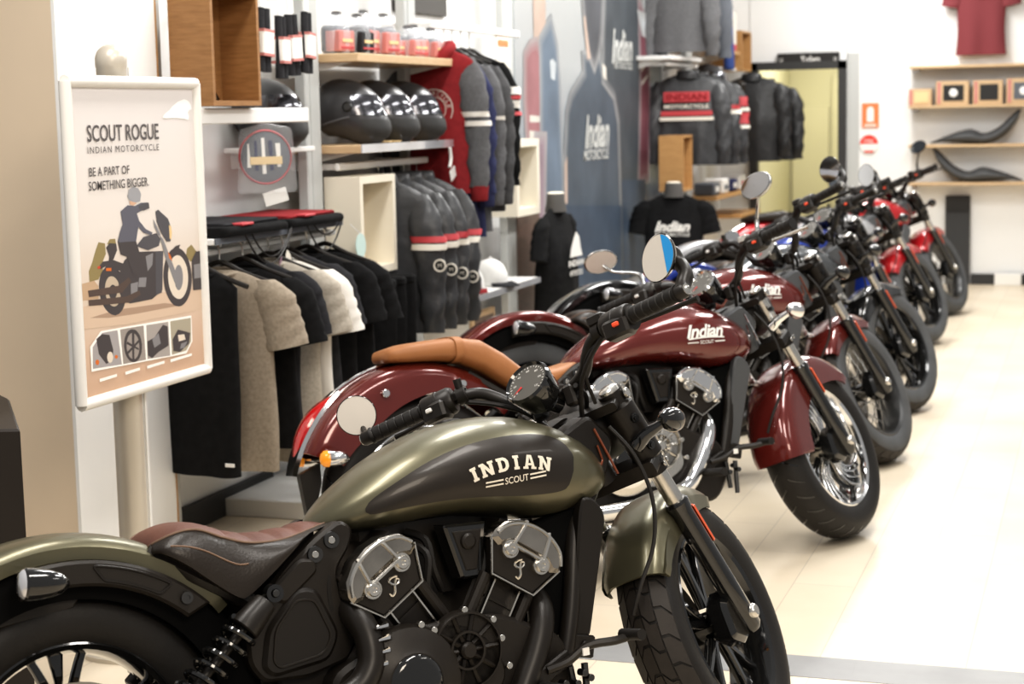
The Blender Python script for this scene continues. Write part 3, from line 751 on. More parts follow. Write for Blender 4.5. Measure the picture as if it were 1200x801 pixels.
    rg.plate(rounded([(-.125,.607),(.125,.607),(.125,.630),(-.125,.630)], .01), -.040, .026, lambda a, b, h: L(1.562,a,zf)+UX*b+L(cos(RK),0,sin(RK))*(h-.01), .004)
    to = P(rg, 'fork_clamp', 'satin_black', S, fko)
    fwd = L(cos(RK),0,sin(RK))
    for s in (-1, 1): P(MB().lathe([(0,.012),(.018,.011),(.024,.006),(.025,0)], leg(.640,s*.105), UX, 20), 'fork_cap', 'satin_metal', S, fko)
    for s in (-1, 1):
        for q in (.49, .565):
            p = leg(q, s*.105)+L(.0,s*.030,0)-fwd*.022
            P(MB().lathe([(0,.010),(.006,.010),(.0065,.006),(.010,.006),(.011,0)], p, L(-.5*cos(RK),s*.8,-.3), 12), 'clamp_bolt', 'dark_metal', S, fko)
        p = leg(.620, s*.138)
        P(MB().cyl(p, p+L(0,s*.008,0), .013, 14), 'clamp_bolt', 'satin_metal', S, fko)
        p = leg(.43, s*.134)
        for e in (-.008, .014): P(MB().cyl(p+fwd*e, p+fwd*e+L(0,s*.004,0), .006, 8), 'clamp_bolt', 'satin_metal', S, fko)
    for s in (-1, 1):
        rf = MB().plate(rounded([(-.012,.195),(.012,.195),(.012,.300),(-.012,.300)], .006), .0, .006, lambda a, b, h: L(1.562,s*.105,zf)+UX*b+ (fwd*.75+L(0,s*.66,0))*(.027+h) + (L(0,1,0)*.75 - fwd*s*.66)*a, .002)
        P(rf, 'fork_reflector', 'orange_reflector', S, fko)
    for s in (-1, 1): P(MB().lathe([(0,.030),(.013,.030),(.017,.026),(.018,.02),(.02,0)], (1.562, s*.11, zf), (0,s,0), 20), 'axle_cap', 'satin_metal', S, fko)
    cal = MB().plate(rounded([(1.50,.40),(1.55,.43),(1.60,.40),(1.585,.33),(1.52,.32)], .015), .06, .125, XZ, .008, True)
    cal.plate(rounded([(1.485,.355),(1.53,.395),(1.60,.375),(1.615,.305),(1.56,.255),(1.49,.275)], .015), -.098, -.04, XZ, .012, True)
    P(cal, 'brake_caliper', 'gloss_black', S, fko)
    # front fender
    if V.get('ffender', 'short') == 'short':
        ff = fender_mb((1.562,zf), .348, radians(68), radians(156), .086, lambda t: .05+.045*sin(pi*min(1, t*1.05)), flare=lambda t: .86+.14*min(1, t*2.5))
    else:
        ff = fender_mb((1.562,zf), .350, radians(52), radians(187), .092, lambda t: .05+.10*sinterp(t, [(0,.1),(.25,.7),(.5,.9),(.8,1),(1,1.)]))
    P(ff, 'front_fender', V.get('ffender_paint', fp), S, None, 50)
    # headlight
    hl = V.get('headlight', 'satin_black')
    hm = MB().lathe([(0,-.085),(.03,-.08),(.06,-.06),(.078,-.025),(.085,.02),(.085,.045),(.080,.05)], (1.335,0,.842), (1,0,-.08), 28)
    ho = P(hm, 'headlight', hl, S)
    P(MB().lathe([(0,.062),(.04,.060),(.07,.054),(.079,.046)], (1.335,0,.842), (1,0,-.08), 28), 'headlight_lens', 'clear_lens', S, ho)
    for s in (-1, 1):
        sg = MB().lathe([(0,-.045),(.012,-.042),(.022,-.028),(.028,-.005),(.029,.010),(.028,.016)], (1.305, s*.205, .775), (1,0,-.05), 22)
        sg.tube([L(1.28,s*.20,.772), L(1.27,s*.15,.760), L(1.275,s*.115,.745)], [.010,.015,.020], 10)
        so = P(sg, 'turn_signal', 'chrome' if V.get('chrome_signal') else 'gloss_black', S, fko)
        P(MB().lathe([(0,.030),(.016,.027),(.025,.02),(.0292,.010)], (1.305, s*.205, .775), (1,0,-.05), 22), 'signal_lens', 'amber', S, so)
    # handlebar
    bh = V.get('bar_z', 0.); pull = V.get('bar_x', 0.)
    hb = MB()
    half = [(1.195,0,.905),(1.190,-.05,.912),(1.172,-.100,.930),(1.155,-.128,.962+bh*.6),(1.140,-.160,.988+bh),(1.120,-.21,.994+bh),(1.10,-.26,.992+bh),(1.062,-.415,.984+bh)]
    full = [L(x+ (pull if abs(y) > .12 else 0), -y, z) for x, y, z in half[::-1]] + [L(x+(pull if abs(y) > .12 else 0), y, z) for x, y, z in half[1:]]
    hb.tube(smooth(full, 5), .0148, 12)
    for s in (-1, 1): hb.box((1.185, s*.045, .895), (.035,.03,.05), None, .006)
    hbo = P(hb, 'handlebar', 'chrome' if V.get('chrome_bar') else 'satin_black', S)
    gm = V.get('grip', 'rubber')
    for s in (-1, 1):
        e0 = L(1.095+pull, s*.285, .992+bh); e1 = L(1.060+pull, s*.420, .984+bh); d = (e1-e0)
        prof = [(.014,0),(.021,.002),(.021,.006)]; n = 6; ln = d.length
        for k in range(n):
            a = .008+(ln-.016)*k/n; b = .008+(ln-.016)*(k+1)/n
            prof += [(.0165,a),(.0182,a+.002),(.0182,b-.003),(.0165,b-.001)]
        prof += [(.020,ln-.004),(.020,ln),(0,ln)]
        P(MB().lathe(prof, e0, d, 20), 'grip', gm, S, hbo)
        sw = MB(); c0 = L(1.108+pull, s*.25, .992+bh)
        sw.lathe([(.015,-.042),(.029,-.040),(.033,-.032),(.033,.030),(.030,.036),(.015,.038)], c0, d, 20)
        sw.lathe([(.033,-.006),(.0345,-.005),(.0345,.001),(.033,.002)], c0, d, 20)
        sw.box(c0+L(-.014,0,-.016), (.052,.064,.044), None, .007)
        sw.lathe([(.014,-.012),(.022,-.011),(.022,.011),(.014,.012)], c0-d.normalized()*.062*1., d, 14)
        swo = P(sw, 'switch_housing', 'satin_black', S, hbo)
        kb = MB().box(c0+L(-.041,s*.006,-.010), (.010,.016,.010), None, .002)
        pass
        P(kb, 'switch_button', 'orange_button' if s < 0 else 'white_print', S, swo)
        lv = MB().tube(smooth([c0+L(.03,-s*.05,.0), c0+L(.055,-s*.01,0), c0+L(.062,s*.05,-.004), c0+L(.055,s*.17,-.012)], 4), [.006]*12+[.008], 8, up=(0,0,1))
        lv.box(c0+L(.022,-s*.052,.004), (.05,.03,.026), None, .005)
        if s > 0: lv.tube([c0+L(.01,-s*.06,.01), c0+L(.004,-s*.064,.042)], [.009,.010], 10)
        if s < 0 : lv.box(c0+L(.02,-s*.056,.03), (.045,.042,.026), None, .005)
        P(lv, 'lever', 'satin_black' if not ch else 'satin_metal', S, hbo)
        # mirrors
        if V.get('mirror') == 'none': pass
        elif V.get('mirror') == 'barend':
            mc = L(1.085, -.398, 1.078+bh); nrm = V.get('mirror_n_r' if s < 0 else 'mirror_n_l', (-.8,0,.3))
            if s > 0: mc = L(1.075, .452, 1.048+bh)
            am = MB().lathe([(.0,.026),(.014,.024),(.017,.018),(.017,-.006),(0,-.006)], e1, d, 18)
            if s < 0:
                am.tube(smooth([e1+d.normalized()*.012, e1+L(.012,-.012,.014), e1+L(.03,-.02,.04), mc+L(.024,-.030,-.02), mc+L(.022,-.022,.012), mc+L(.012,0,.0)], 4), [.018]*4+[.018]*4+[.016]*4+[.015]*4+[.012]*4+[.008], 12)
            else:
                am.tube([e1+d.normalized()*.012, mc+L(.010,0,-.03)], .007, 10)
            ao = P(am, 'mirror_arm', 'satin_black', S, hbo)
            P(MB().lathe([(0,.0285),(.008,.0285),(.0125,.026),(.0125,.02)], e1, d, 16), 'bar_end_bolt', 'satin_metal', S, hbo)
            ms = 1.14 if s < 0 else 1.0
            mi = MB().lathe([(0,-.016),(.03*ms,-.013),(.044*ms,-.004),(.0475*ms,.004),(.0455*ms,.0055)], mc, nrm, 32)
            mio = P(mi, 'mirror', 'gloss_black', S, hbo)
            P(MB().lathe([(.0455*ms,.0050),(.0,.0052)], mc, nrm, 32), 'mirror_glass', V.get('glass','mirror_pale'), S, mio)
            if s < 0 and V.get('paint_reflection'):
                # blue reflection painted as a flat strip on the right mirror
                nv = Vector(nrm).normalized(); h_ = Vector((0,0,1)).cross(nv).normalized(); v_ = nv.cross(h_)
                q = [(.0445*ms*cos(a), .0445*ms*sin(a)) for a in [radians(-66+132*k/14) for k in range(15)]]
                q = [(a*V.get('reflection_side', 1), b) for a, b in q]
                P(MB().strip(q, lambda a, b: mc+h_*a+v_*b+nv*.0060), 'painted_reflection', 'blue_reflection', S, mio)
        else:
            mz = 1.15+bh*.8; mc = L(1.03+pull*.5, s*.345, mz); nrm = V.get('mirror_n_r' if s < 0 else 'mirror_n_l', (-.9,-s*.05,.15))
            cm = 'dull_chrome' if V.get('chrome_mirror') else 'satin_black'
            am = MB().tube(smooth([c0+L(.012,s*.0,.022), c0+L(.02,s*.01,.08), mc+L(.03,-s*.03,-.05), mc+L(.012,0,-.012)], 5), [.009]*5+[.006]*10+[.006], 10)
            P(am, 'mirror_arm', cm, S, hbo)
            nv = Vector(nrm).normalized(); h_ = Vector((0,0,1)).cross(nv).normalized(); v_ = nv.cross(h_)
            ring = lambda k, off: [mc+h_*(.064*k*cos(t)*(1+.06*cos(t)))+v_*(.044*k*sin(t))+nv*off for t in [2*pi*i/32 for i in range(32)]]
            mi = MB().loft([ring(.25,-.022), ring(.6,-.020), ring(.9,-.010), ring(1.,0), ring(1.,.006), ring(.93,.008)])
            mio = P(mi, 'mirror', cm, S, hbo)
            P(MB().loft([ring(.93,.0085), ring(.5,.0088), ring(.02,.009)], False), 'mirror_glass', V.get('glass_l','mirror_glass') if s > 0 else 'mirror_dark', S, mio)
    # gauge
    gn = Vector((-.80,.0,.60)).normalized(); gc = L(1.118, .014, .942)
    g = MB().lathe([(0,-.070),(.035,-.066),(.050,-.045),(.055,-.012),(.058,.0),(.058,.010),(.053,.014)], gc, gn, 36)
    g.tube([gc-gn*.05, L(1.20,0,.89)], .022, 10)
    go = P(g, 'speedometer', 'gloss_black', S)
    P(MB().lathe([(.050,.0105),(.0,.0105)], gc, gn, 36), 'dial', 'gauge_face', S, go)
    P(MB().lathe([(.0500,.010),(.0545,.0165),(.0585,.010)], gc, gn, 40), 'bezel', 'chrome' if ch else 'gloss_black', S, go)
    h_ = Vector((0,0,1)).cross(gn).normalized(); v_ = gn.cross(h_)
    tk_ = MB()
    for k in range(25):
        a = radians(220-260*k/24); r0 = .041 if k % 3 == 0 else .0435
        D_ = h_*-cos(a)*-1+v_*sin(a); E_ = gn.cross(D_).normalized()
        tk_.add([gc+D_*r0+E_*.001+gn*.0112, gc+D_*r0-E_*.001+gn*.0112, gc+D_*.046-E_*.001+gn*.0112, gc+D_*.046+E_*.001+gn*.0112], [(0,1,2,3)])
    for k in range(7):
        a = radians(220-260*k/6)
        text_to(tk_, str(k*20), .0085 if k > 0 else .004, .0055, lambda x, y: gc+h_*(.034*cos(a)+x)+v_*(.034*sin(a)+y)+gn*.0112)
    P(tk_, 'dial_markings', 'white_print', S, go)
    nd = MB().add([gc+h_*(-.036)+v_*(-.026)+gn*.012, gc+h_*(-.012)+v_*(-.012)+gn*.012, gc+h_*(-.016)+v_*(-.006)+gn*.012], [(0,1,2)])
    P(nd, 'dial_needle', 'red_print', S, go)
    # cables
    P(MB().tube(smooth([(1.245,-.120,.83),(1.285,-.150,.76),(1.310,-.165,.66),(1.300,-.165,.56),(1.255,-.160,.47),(1.235,-.15,.41)], 6), .0048, 7), 'brake_hose', 'rubber')
    P(MB().tube(smooth([(1.20,-.07,.93),(1.25,-.03,.90),(1.27,.02,.84)], 5), .006, 7), 'brake_hose', 'rubber')
    cb = lambda *pts, r=.006: P(MB().tube(smooth(pts, 6), r, 7), 'control_cable', 'rubber', S, hbo)
    cb((1.11,-.20,.980+bh),(1.130,-.145,.950+bh*.7),(1.165,-.085,.905+bh*.3),(1.22,-.03,.83))
    cb((1.12,.19,.980+bh),(1.145,.12,.940+bh*.5),(1.185,.07,.89),(1.23,.04,.82))
    cb((1.135,-.185,.982+bh),(1.138,-.140,.962+bh*.8),(1.160,-.106,.925+bh*.4),(1.205,-.085,.86), r=.0045)
    return root
def A_(z): return Vector((1.682-z*math.tan(RK), 0, z))
# ------------------------------------------------------------------ the room
WORLD = .24; LAMP = 26.
def floor_mat():
    m = bpy.data.materials.new('floor_tiles'); m.use_nodes = True; nt = m.node_tree; b = nt.nodes['Principled BSDF']; N = nt.nodes.new; LK = nt.links.new
    g = N('ShaderNodeNewGeometry'); sx = N('ShaderNodeSeparateXYZ'); LK(g.outputs['Position'], sx.inputs[0])
    def math_(op, a, v): 
        n = N('ShaderNodeMath'); n.operation = op; LK(a, n.inputs[0]); n.inputs[1].default_value = v; return n.outputs[0]
    cx = N('ShaderNodeCombineXYZ'); LK(math_('ADD', sx.outputs['Y'], .02), cx.inputs[0]); LK(math_('ADD', sx.outputs['X'], 3.926), cx.inputs[1])
    br = N('ShaderNodeTexBrick'); br.offset = .5; br.inputs['Scale'].default_value = 1.; br.inputs['Brick Width'].default_value = .80; br.inputs['Row Height'].default_value = .2
    br.inputs['Mortar Size'].default_value = .0016; br.inputs['Mortar Smooth'].default_value = .1; br.inputs['Bias'].default_value = 0
    br.inputs['Color1'].default_value = (.76,.66,.52,1); br.inputs['Color2'].default_value = (.80,.71,.57,1); br.inputs['Mortar'].default_value = (.55,.48,.39,1)
    LK(cx.outputs[0], br.inputs['Vector'])
    nz = N('ShaderNodeTexNoise'); nz.inputs['Scale'].default_value = 2.2; nz.inputs['Detail'].default_value = 6; LK(g.outputs['Position'], nz.inputs['Vector'])
    rp = N('ShaderNodeValToRGB'); rp.color_ramp.elements[0].position = .3; rp.color_ramp.elements[1].position = .72
    rp.color_ramp.elements[0].color = (.88,.86,.82,1); rp.color_ramp.elements[1].color = (1,1,1,1); LK(nz.outputs['Fac'], rp.inputs[0])
    mx = N('ShaderNodeMix'); mx.data_type = 'RGBA'; mx.blend_type = 'MULTIPLY'; mx.inputs[0].default_value = 1; LK(br.outputs['Color'], mx.inputs[6]); LK(rp.outputs[0], mx.inputs[7])
    LK(mx.outputs[2], b.inputs['Base Color']); b.inputs['Roughness'].default_value = .34; b.inputs['Specular IOR Level'].default_value = .45
    return m
M['floor'] = floor_mat()
mm('strip_tile', (.29,.29,.29), .4, var=.12, vscale=5)
mm('white_wall', (.83,.83,.82), .6, var=.02, vscale=2)
mm('warm_wall', (.72,.60,.46), .6, var=.03, vscale=2)
mm('grey_post', (.50,.51,.50), .45)
mm('white_metal', (.80,.79,.77), .4)
mm('charcoal', (.045,.045,.045), .55)
mm('dark_counter', (.028,.022,.018), .5)
mm('yellow_room', (.60,.57,.40), .6)

struct('floor', MB().box((0,8.2,-.05), (7.2,19.6,.1)), 'floor')
ft = MB()
struct('trim_1', MB().box((.55,4.725,.0006), (5.6,.186,.0016)).box((-.62,4.725,.0008), (.004,.186,.0018)).box((.30,4.725,.0008), (.004,.186,.0018)), 'strip_tile', label='grey tile border strip across the floor')
struct('wall_left', MB().box((-3.31,10.6,1.6), (.12,11.4,3.4)), 'white_wall')
struct('wall_back', MB().box((-3.16,15.63,1.6), (.38,.12,3.4)).box((-.18,15.63,1.6), (3.88,.12,3.4)).box((-2.545,15.63,2.65), (.86,.12,1.42)), 'white_wall')
struct('baseboard_left', MB().box((-3.236,6.0,.05), (.022,.9,.10)), 'charcoal')
struct('baseboard_back', MB().box((.40,15.555,.045), (2.9,.03,.09)), 'charcoal')
# ------------------------------------------------------------------ the bikes
Rd = radians
make_bike('matte olive green bobber motorcycle with brown solo seat, nearest the camera', (-1.837, 2.791, .851, Rd(10)),
  dict(paint_reflection=True, steer=Rd(36), bar_z=-.008, paint='olive_paint', wheel='cast', tread='blocks', panel=True, letters='INDIAN', mirror='barend', mirror_n_r=(-.915,.353,.23), mirror_n_l=(-.822,-.539,-.213)))
make_bike('glossy maroon motorcycle with tan seat and chrome mirrors, behind the olive bobber', (-2.036, 5.147, .740, Rd(10)),
  dict(steer=Rd(32), paint='maroon_paint', wheel='twist', letters='Indian', seat='two', chrome=True, chrome_mirror=True, chrome_bar=False, chrome_signal=True, ffender='full', bar_z=.01, grey_neck=True, shroud='grey_plastic', shroud_fork=False, mirror_n_r=(-.985,.092,.129), glass_l='mirror_pale', mirror_n_l=(-.46,-.597,-.606)))
make_bike('maroon motorcycle with wire-spoked front wheel and short maroon front fender, third in the row', (-2.143, 6.62, .664, Rd(9)),
  dict(bar_z=.06, glass='mirror_glass', steer=Rd(37), paint='maroon_paint', wheel='wire', tread='blocks', letters='Indian', seat_mat='black_leather', mirror='barend', mirror_n_r=(-.915,.2,.0), mirror_n_l=(-.822,-.539,-.213), grey_neck=True, shroud='grey_plastic', rubber='worn_rubber'))
make_bike('graphite grey motorcycle with black front fender and black cast wheels, fourth in the row', (-2.134, 7.911, .697, Rd(9)),
  dict(glass='mirror_glass', steer=Rd(28), paint='graphite_paint', fender_paint='gloss_black', wheel='cast', tread='blocks', seat_mat='black_leather', mirror='barend', mirror_n_r=(-.915,.2,.0), mirror_n_l=(-.822,-.539,-.213), grey_neck=True, shroud='grey_plastic', rubber='worn_rubber'))
make_bike('blue motorcycle mostly hidden behind the graphite grey motorcycle', (-1.986, 8.93, .98, Rd(9)),
  dict(steer=Rd(28), paint='blue_paint', wheel='cast', seat_mat='black_leather', mirror='none', mirror_n_r=(-.915,.2,.0), mirror_n_l=(-.822,-.539,-.213), rubber='worn_rubber'))
make_bike('silver motorcycle with red front fender and black cast wheels, second from the back wall', (-2.24, 10.459, .737, Rd(8)),
  dict(steer=Rd(28), paint='silver_paint', ffender_paint='red_paint', wheel='cast', seat_mat='black_leather', mirror='none', grey_neck=True, shroud='grey_plastic', rubber='worn_rubber', bar_z=-.04, mirror_n_r=(-.915,.2,.0), mirror_n_l=(-.822,-.539,-.213)))
make_bike('red motorcycle with wire-spoked front wheel, farthest from the camera by the back wall', (-2.202, 12.147, .757, Rd(8)),
  dict(steer=Rd(30), paint='red_paint', wheel='wire', seat='two', seat_mat='black_leather', grey_neck=True, shroud='grey_plastic', rubber='worn_rubber', headlight='gloss_black', bar_z=-.03))
# outlines of the flat prints, in metres on their own panels
POSTER_X = -2.600
POSTER = [
('tree',[(4.148,1.108),(4.147,1.137),(4.166,1.159),(4.184,1.187),(4.203,1.212),(4.236,1.206),(4.238,1.177),(4.222,1.16),(4.217,1.131),(4.193,1.11)]),
('tree',[(4.246,1.203),(4.261,1.216),(4.29,1.215),(4.294,1.199)]),
('tree',[(4.685,1.134),(4.693,1.156),(4.721,1.166),(4.752,1.141),(4.743,1.116),(4.71,1.115)]),
('tan',[(4.107,1.106),(4.172,1.109),(4.192,1.092),(4.189,1.057),(4.101,1.061)]),
('road',[(4.099,1.044),(4.288,1.047),(4.769,1.032),(4.77,0.963),(4.326,0.97),(4.098,0.983)]),
('shadow',[(4.141,1.01),(4.285,1.017),(4.546,1.007),(4.646,0.99),(4.375,0.994),(4.238,0.999)]),
('dark',[(4.332,1.071),(4.332,1.052),(4.327,1.035),(4.318,1.021),(4.305,1.01),(4.289,1.004),(4.271,1.002),(4.253,1.006),(4.236,1.014),(4.22,1.026),(4.207,1.041),(4.199,1.058),(4.194,1.076),(4.194,1.094),(4.199,1.111),(4.207,1.125),(4.22,1.135),(4.235,1.142),(4.253,1.144),(4.271,1.141),(4.288,1.134),(4.304,1.122),(4.317,1.107),(4.327,1.09)]),
('tan2',[(4.304,1.069),(4.304,1.055),(4.3,1.043),(4.292,1.034),(4.282,1.029),(4.269,1.027),(4.257,1.03),(4.245,1.036),(4.235,1.046),(4.228,1.058),(4.224,1.072),(4.224,1.085),(4.228,1.097),(4.236,1.106),(4.246,1.112),(4.258,1.113),(4.271,1.111),(4.283,1.104),(4.293,1.095),(4.3,1.082)]),
('dark',[(4.286,1.066),(4.284,1.059),(4.278,1.053),(4.27,1.049),(4.262,1.048),(4.253,1.051),(4.247,1.056),(4.243,1.063),(4.242,1.071),(4.244,1.078),(4.249,1.084),(4.257,1.088),(4.266,1.089),(4.274,1.086),(4.281,1.081),(4.285,1.074)]),
('dark',[(4.197,1.145),(4.22,1.157),(4.275,1.157),(4.342,1.138),(4.328,1.115),(4.279,1.134),(4.229,1.142),(4.205,1.137)]),
('dark',[(4.24,1.194),(4.258,1.205),(4.294,1.201),(4.297,1.183),(4.276,1.159),(4.246,1.146),(4.254,1.169)]),
('red',[(4.191,1.146),(4.206,1.147),(4.207,1.14),(4.192,1.139)]),
('orange',[(4.235,1.138),(4.262,1.136),(4.261,1.127),(4.234,1.13)]),
('dark',[(4.714,1.07),(4.712,1.052),(4.707,1.036),(4.699,1.021),(4.688,1.009),(4.675,0.999),(4.66,0.992),(4.644,0.988),(4.627,0.988),(4.611,0.991),(4.595,0.997),(4.581,1.007),(4.569,1.019),(4.559,1.033),(4.551,1.048),(4.547,1.065),(4.545,1.082),(4.547,1.099),(4.552,1.115),(4.56,1.129),(4.57,1.142),(4.583,1.152),(4.597,1.159),(4.613,1.163),(4.629,1.164),(4.646,1.161),(4.662,1.155),(4.676,1.146),(4.689,1.134),(4.7,1.12),(4.707,1.104),(4.712,1.087)]),
('pale',[(4.692,1.071),(4.69,1.057),(4.685,1.043),(4.678,1.031),(4.668,1.021),(4.656,1.014),(4.644,1.01),(4.63,1.01),(4.617,1.013),(4.604,1.019),(4.593,1.027),(4.584,1.039),(4.577,1.051),(4.573,1.066),(4.572,1.08),(4.573,1.094),(4.578,1.108),(4.585,1.12),(4.594,1.129),(4.606,1.136),(4.618,1.14),(4.632,1.141),(4.645,1.139),(4.658,1.133),(4.669,1.124),(4.679,1.113),(4.686,1.1),(4.69,1.086)]),
('mid',[(4.66,1.072),(4.657,1.057),(4.65,1.045),(4.641,1.038),(4.631,1.036),(4.622,1.04),(4.614,1.049),(4.61,1.062),(4.609,1.076),(4.612,1.091),(4.619,1.103),(4.628,1.11),(4.638,1.112),(4.648,1.108),(4.655,1.099),(4.66,1.086)]),
('dark',[(4.332,1.151),(4.391,1.17),(4.55,1.16),(4.535,1.046),(4.474,1.026),(4.349,1.027),(4.3,1.058),(4.293,1.106)]),
('mid',[(4.449,1.153),(4.492,1.159),(4.485,1.125),(4.457,1.109)]),
('mid',[(4.408,1.095),(4.449,1.092),(4.441,1.065),(4.4,1.069)]),
('mid',[(4.36,1.082),(4.401,1.084),(4.391,1.042),(4.358,1.042)]),
('dark2',[(4.506,1.162),(4.551,1.159),(4.531,1.039),(4.497,1.036)]),
('exh',[(4.137,1.085),(4.291,1.083),(4.352,1.101),(4.363,1.088),(4.312,1.062),(4.141,1.067)]),
('exh',[(4.137,1.059),(4.334,1.049),(4.405,1.059),(4.413,1.046),(4.343,1.03),(4.138,1.043)]),
('dark2',[(4.4,1.186),(4.442,1.209),(4.516,1.215),(4.538,1.196),(4.527,1.177),(4.463,1.169)]),
('mid',[(4.533,1.209),(4.553,1.195),(4.622,1.087),(4.623,1.045),(4.607,1.063),(4.559,1.144)]),
('orange',[(4.578,1.155),(4.591,1.145),(4.601,1.125),(4.583,1.136)]),
('dark',[(4.584,1.151),(4.624,1.169),(4.652,1.171),(4.642,1.159),(4.599,1.146)]),
('dark2',[(4.516,1.278),(4.532,1.282),(4.587,1.252),(4.603,1.223),(4.595,1.185),(4.572,1.186),(4.54,1.217),(4.521,1.247)]),
('lamp',[(4.59,1.233),(4.602,1.23),(4.606,1.21),(4.6,1.19),(4.591,1.193)]),
('mid',[(4.501,1.257),(4.523,1.231),(4.54,1.208),(4.527,1.206),(4.505,1.234)]),
('coat',[(4.324,1.289),(4.363,1.304),(4.403,1.3),(4.437,1.307),(4.475,1.306),(4.481,1.289),(4.435,1.284),(4.411,1.278),(4.423,1.256),(4.456,1.231),(4.494,1.218),(4.485,1.211),(4.443,1.221),(4.416,1.24),(4.4,1.199),(4.3,1.204),(4.314,1.23),(4.332,1.253)]),
('dark',[(4.302,1.204),(4.4,1.2),(4.415,1.168),(4.405,1.102),(4.376,1.105),(4.344,1.161),(4.313,1.169)]),
('helmet',[(4.364,1.329),(4.375,1.348),(4.399,1.355),(4.426,1.349),(4.44,1.332),(4.433,1.312),(4.404,1.309),(4.373,1.318)]),
('skin',[(4.375,1.316),(4.414,1.308),(4.394,1.301),(4.376,1.306)]),
('dark2',[(4.421,1.299),(4.451,1.306),(4.48,1.305),(4.483,1.289),(4.449,1.284),(4.428,1.287)]),
('dark',[(4.717,1.118),(4.746,1.143),(4.779,1.142),(4.771,1.025),(4.718,1.027)]),
('mid',[(4.729,1.104),(4.776,1.105),(4.772,1.061),(4.729,1.062)]),
('headdress',[(4.58,1.547),(4.596,1.559),(4.622,1.568),(4.642,1.58),(4.674,1.593),(4.714,1.601),(4.737,1.596),(4.752,1.585),(4.756,1.572),(4.74,1.568),(4.731,1.561),(4.738,1.552),(4.734,1.539),(4.709,1.543),(4.67,1.546),(4.632,1.546),(4.601,1.545)]),
('white',[(4.132,0.932),(4.19,0.968),(4.7,0.953),(4.699,0.874),(4.659,0.842),(4.133,0.863)]),
('thumb',[(4.145,0.929),(4.196,0.962),(4.276,0.96),(4.291,0.861),(4.14,0.87)]),
('thumb2',[(4.29,0.96),(4.418,0.956),(4.422,0.856),(4.298,0.861)]),
('thumb3',[(4.433,0.955),(4.559,0.95),(4.562,0.849),(4.431,0.857)]),
('thumb4',[(4.571,0.95),(4.695,0.946),(4.691,0.876),(4.659,0.851),(4.572,0.85)]),
('dark',[(4.165,0.949),(4.195,0.959),(4.233,0.952),(4.249,0.908),(4.243,0.879),(4.209,0.874),(4.189,0.892),(4.174,0.906)]),
('pale',[(4.246,0.887),(4.245,0.883),(4.243,0.88),(4.241,0.877),(4.237,0.875),(4.233,0.874),(4.229,0.874),(4.225,0.875),(4.222,0.877),(4.219,0.88),(4.217,0.883),(4.216,0.887),(4.215,0.891),(4.216,0.895),(4.218,0.899),(4.221,0.902),(4.224,0.904),(4.228,0.905),(4.232,0.905),(4.236,0.904),(4.24,0.902),(4.243,0.899),(4.245,0.895),(4.246,0.891)]),
('orange',[(4.174,0.884),(4.172,0.88),(4.169,0.878),(4.164,0.877),(4.159,0.879),(4.156,0.882),(4.155,0.886),(4.156,0.89),(4.16,0.892),(4.165,0.892),(4.17,0.891),(4.173,0.888)]),
('orange',[(4.271,0.886),(4.269,0.883),(4.265,0.881),(4.26,0.882),(4.257,0.884),(4.255,0.888),(4.257,0.891),(4.261,0.892),(4.266,0.891),(4.27,0.889)]),
('dark',[(4.404,0.901),(4.402,0.89),(4.399,0.88),(4.393,0.872),(4.385,0.865),(4.376,0.86),(4.366,0.858),(4.355,0.858),(4.344,0.861),(4.334,0.865),(4.325,0.872),(4.317,0.88),(4.311,0.89),(4.308,0.9),(4.306,0.911),(4.308,0.921),(4.311,0.931),(4.317,0.939),(4.324,0.946),(4.334,0.951),(4.344,0.953),(4.354,0.953),(4.365,0.951),(4.376,0.947),(4.385,0.94),(4.393,0.932),(4.399,0.922),(4.402,0.912)]),
('thumb2',[(4.389,0.901),(4.388,0.891),(4.385,0.882),(4.379,0.875),(4.372,0.87),(4.364,0.867),(4.355,0.867),(4.346,0.869),(4.337,0.874),(4.33,0.881),(4.325,0.889),(4.321,0.898),(4.32,0.908),(4.321,0.918),(4.325,0.927),(4.33,0.934),(4.337,0.939),(4.345,0.942),(4.354,0.943),(4.363,0.94),(4.372,0.936),(4.379,0.929),(4.385,0.921),(4.388,0.911)]),
('dark',[(4.352,0.943),(4.365,0.942),(4.358,0.866),(4.347,0.866)]),
('dark',[(4.324,0.922),(4.386,0.894),(4.384,0.889),(4.321,0.915)]),
('dark',[(4.321,0.892),(4.389,0.92),(4.39,0.912),(4.325,0.885)]),
('dark',[(4.435,0.908),(4.475,0.914),(4.527,0.945),(4.554,0.937),(4.554,0.88),(4.495,0.869),(4.457,0.856),(4.434,0.867)]),
('mid',[(4.462,0.91),(4.5,0.924),(4.51,0.892),(4.472,0.884)]),
('dark',[(4.579,0.895),(4.613,0.92),(4.651,0.911),(4.687,0.901),(4.676,0.87),(4.62,0.852),(4.582,0.86)]),
('pale',[(4.612,0.904),(4.65,0.902),(4.657,0.885),(4.616,0.884)]),
('mid',[(4.629,0.876),(4.668,0.878),(4.647,0.861),(4.621,0.861)]),
]
POSTER_TEXT = [('SCOUT ROGUE', 4.362, 1.508, 0.383, 0.046), ('INDIAN MOTORCYCLE', 4.36, 1.463, 0.382, 0.018), ('BE A PART OF', 4.276, 1.404, 0.21, 0.024), ('SOMETHING BIGGER.', 4.325, 1.366, 0.319, 0.025)]
MURAL_X = -3.190
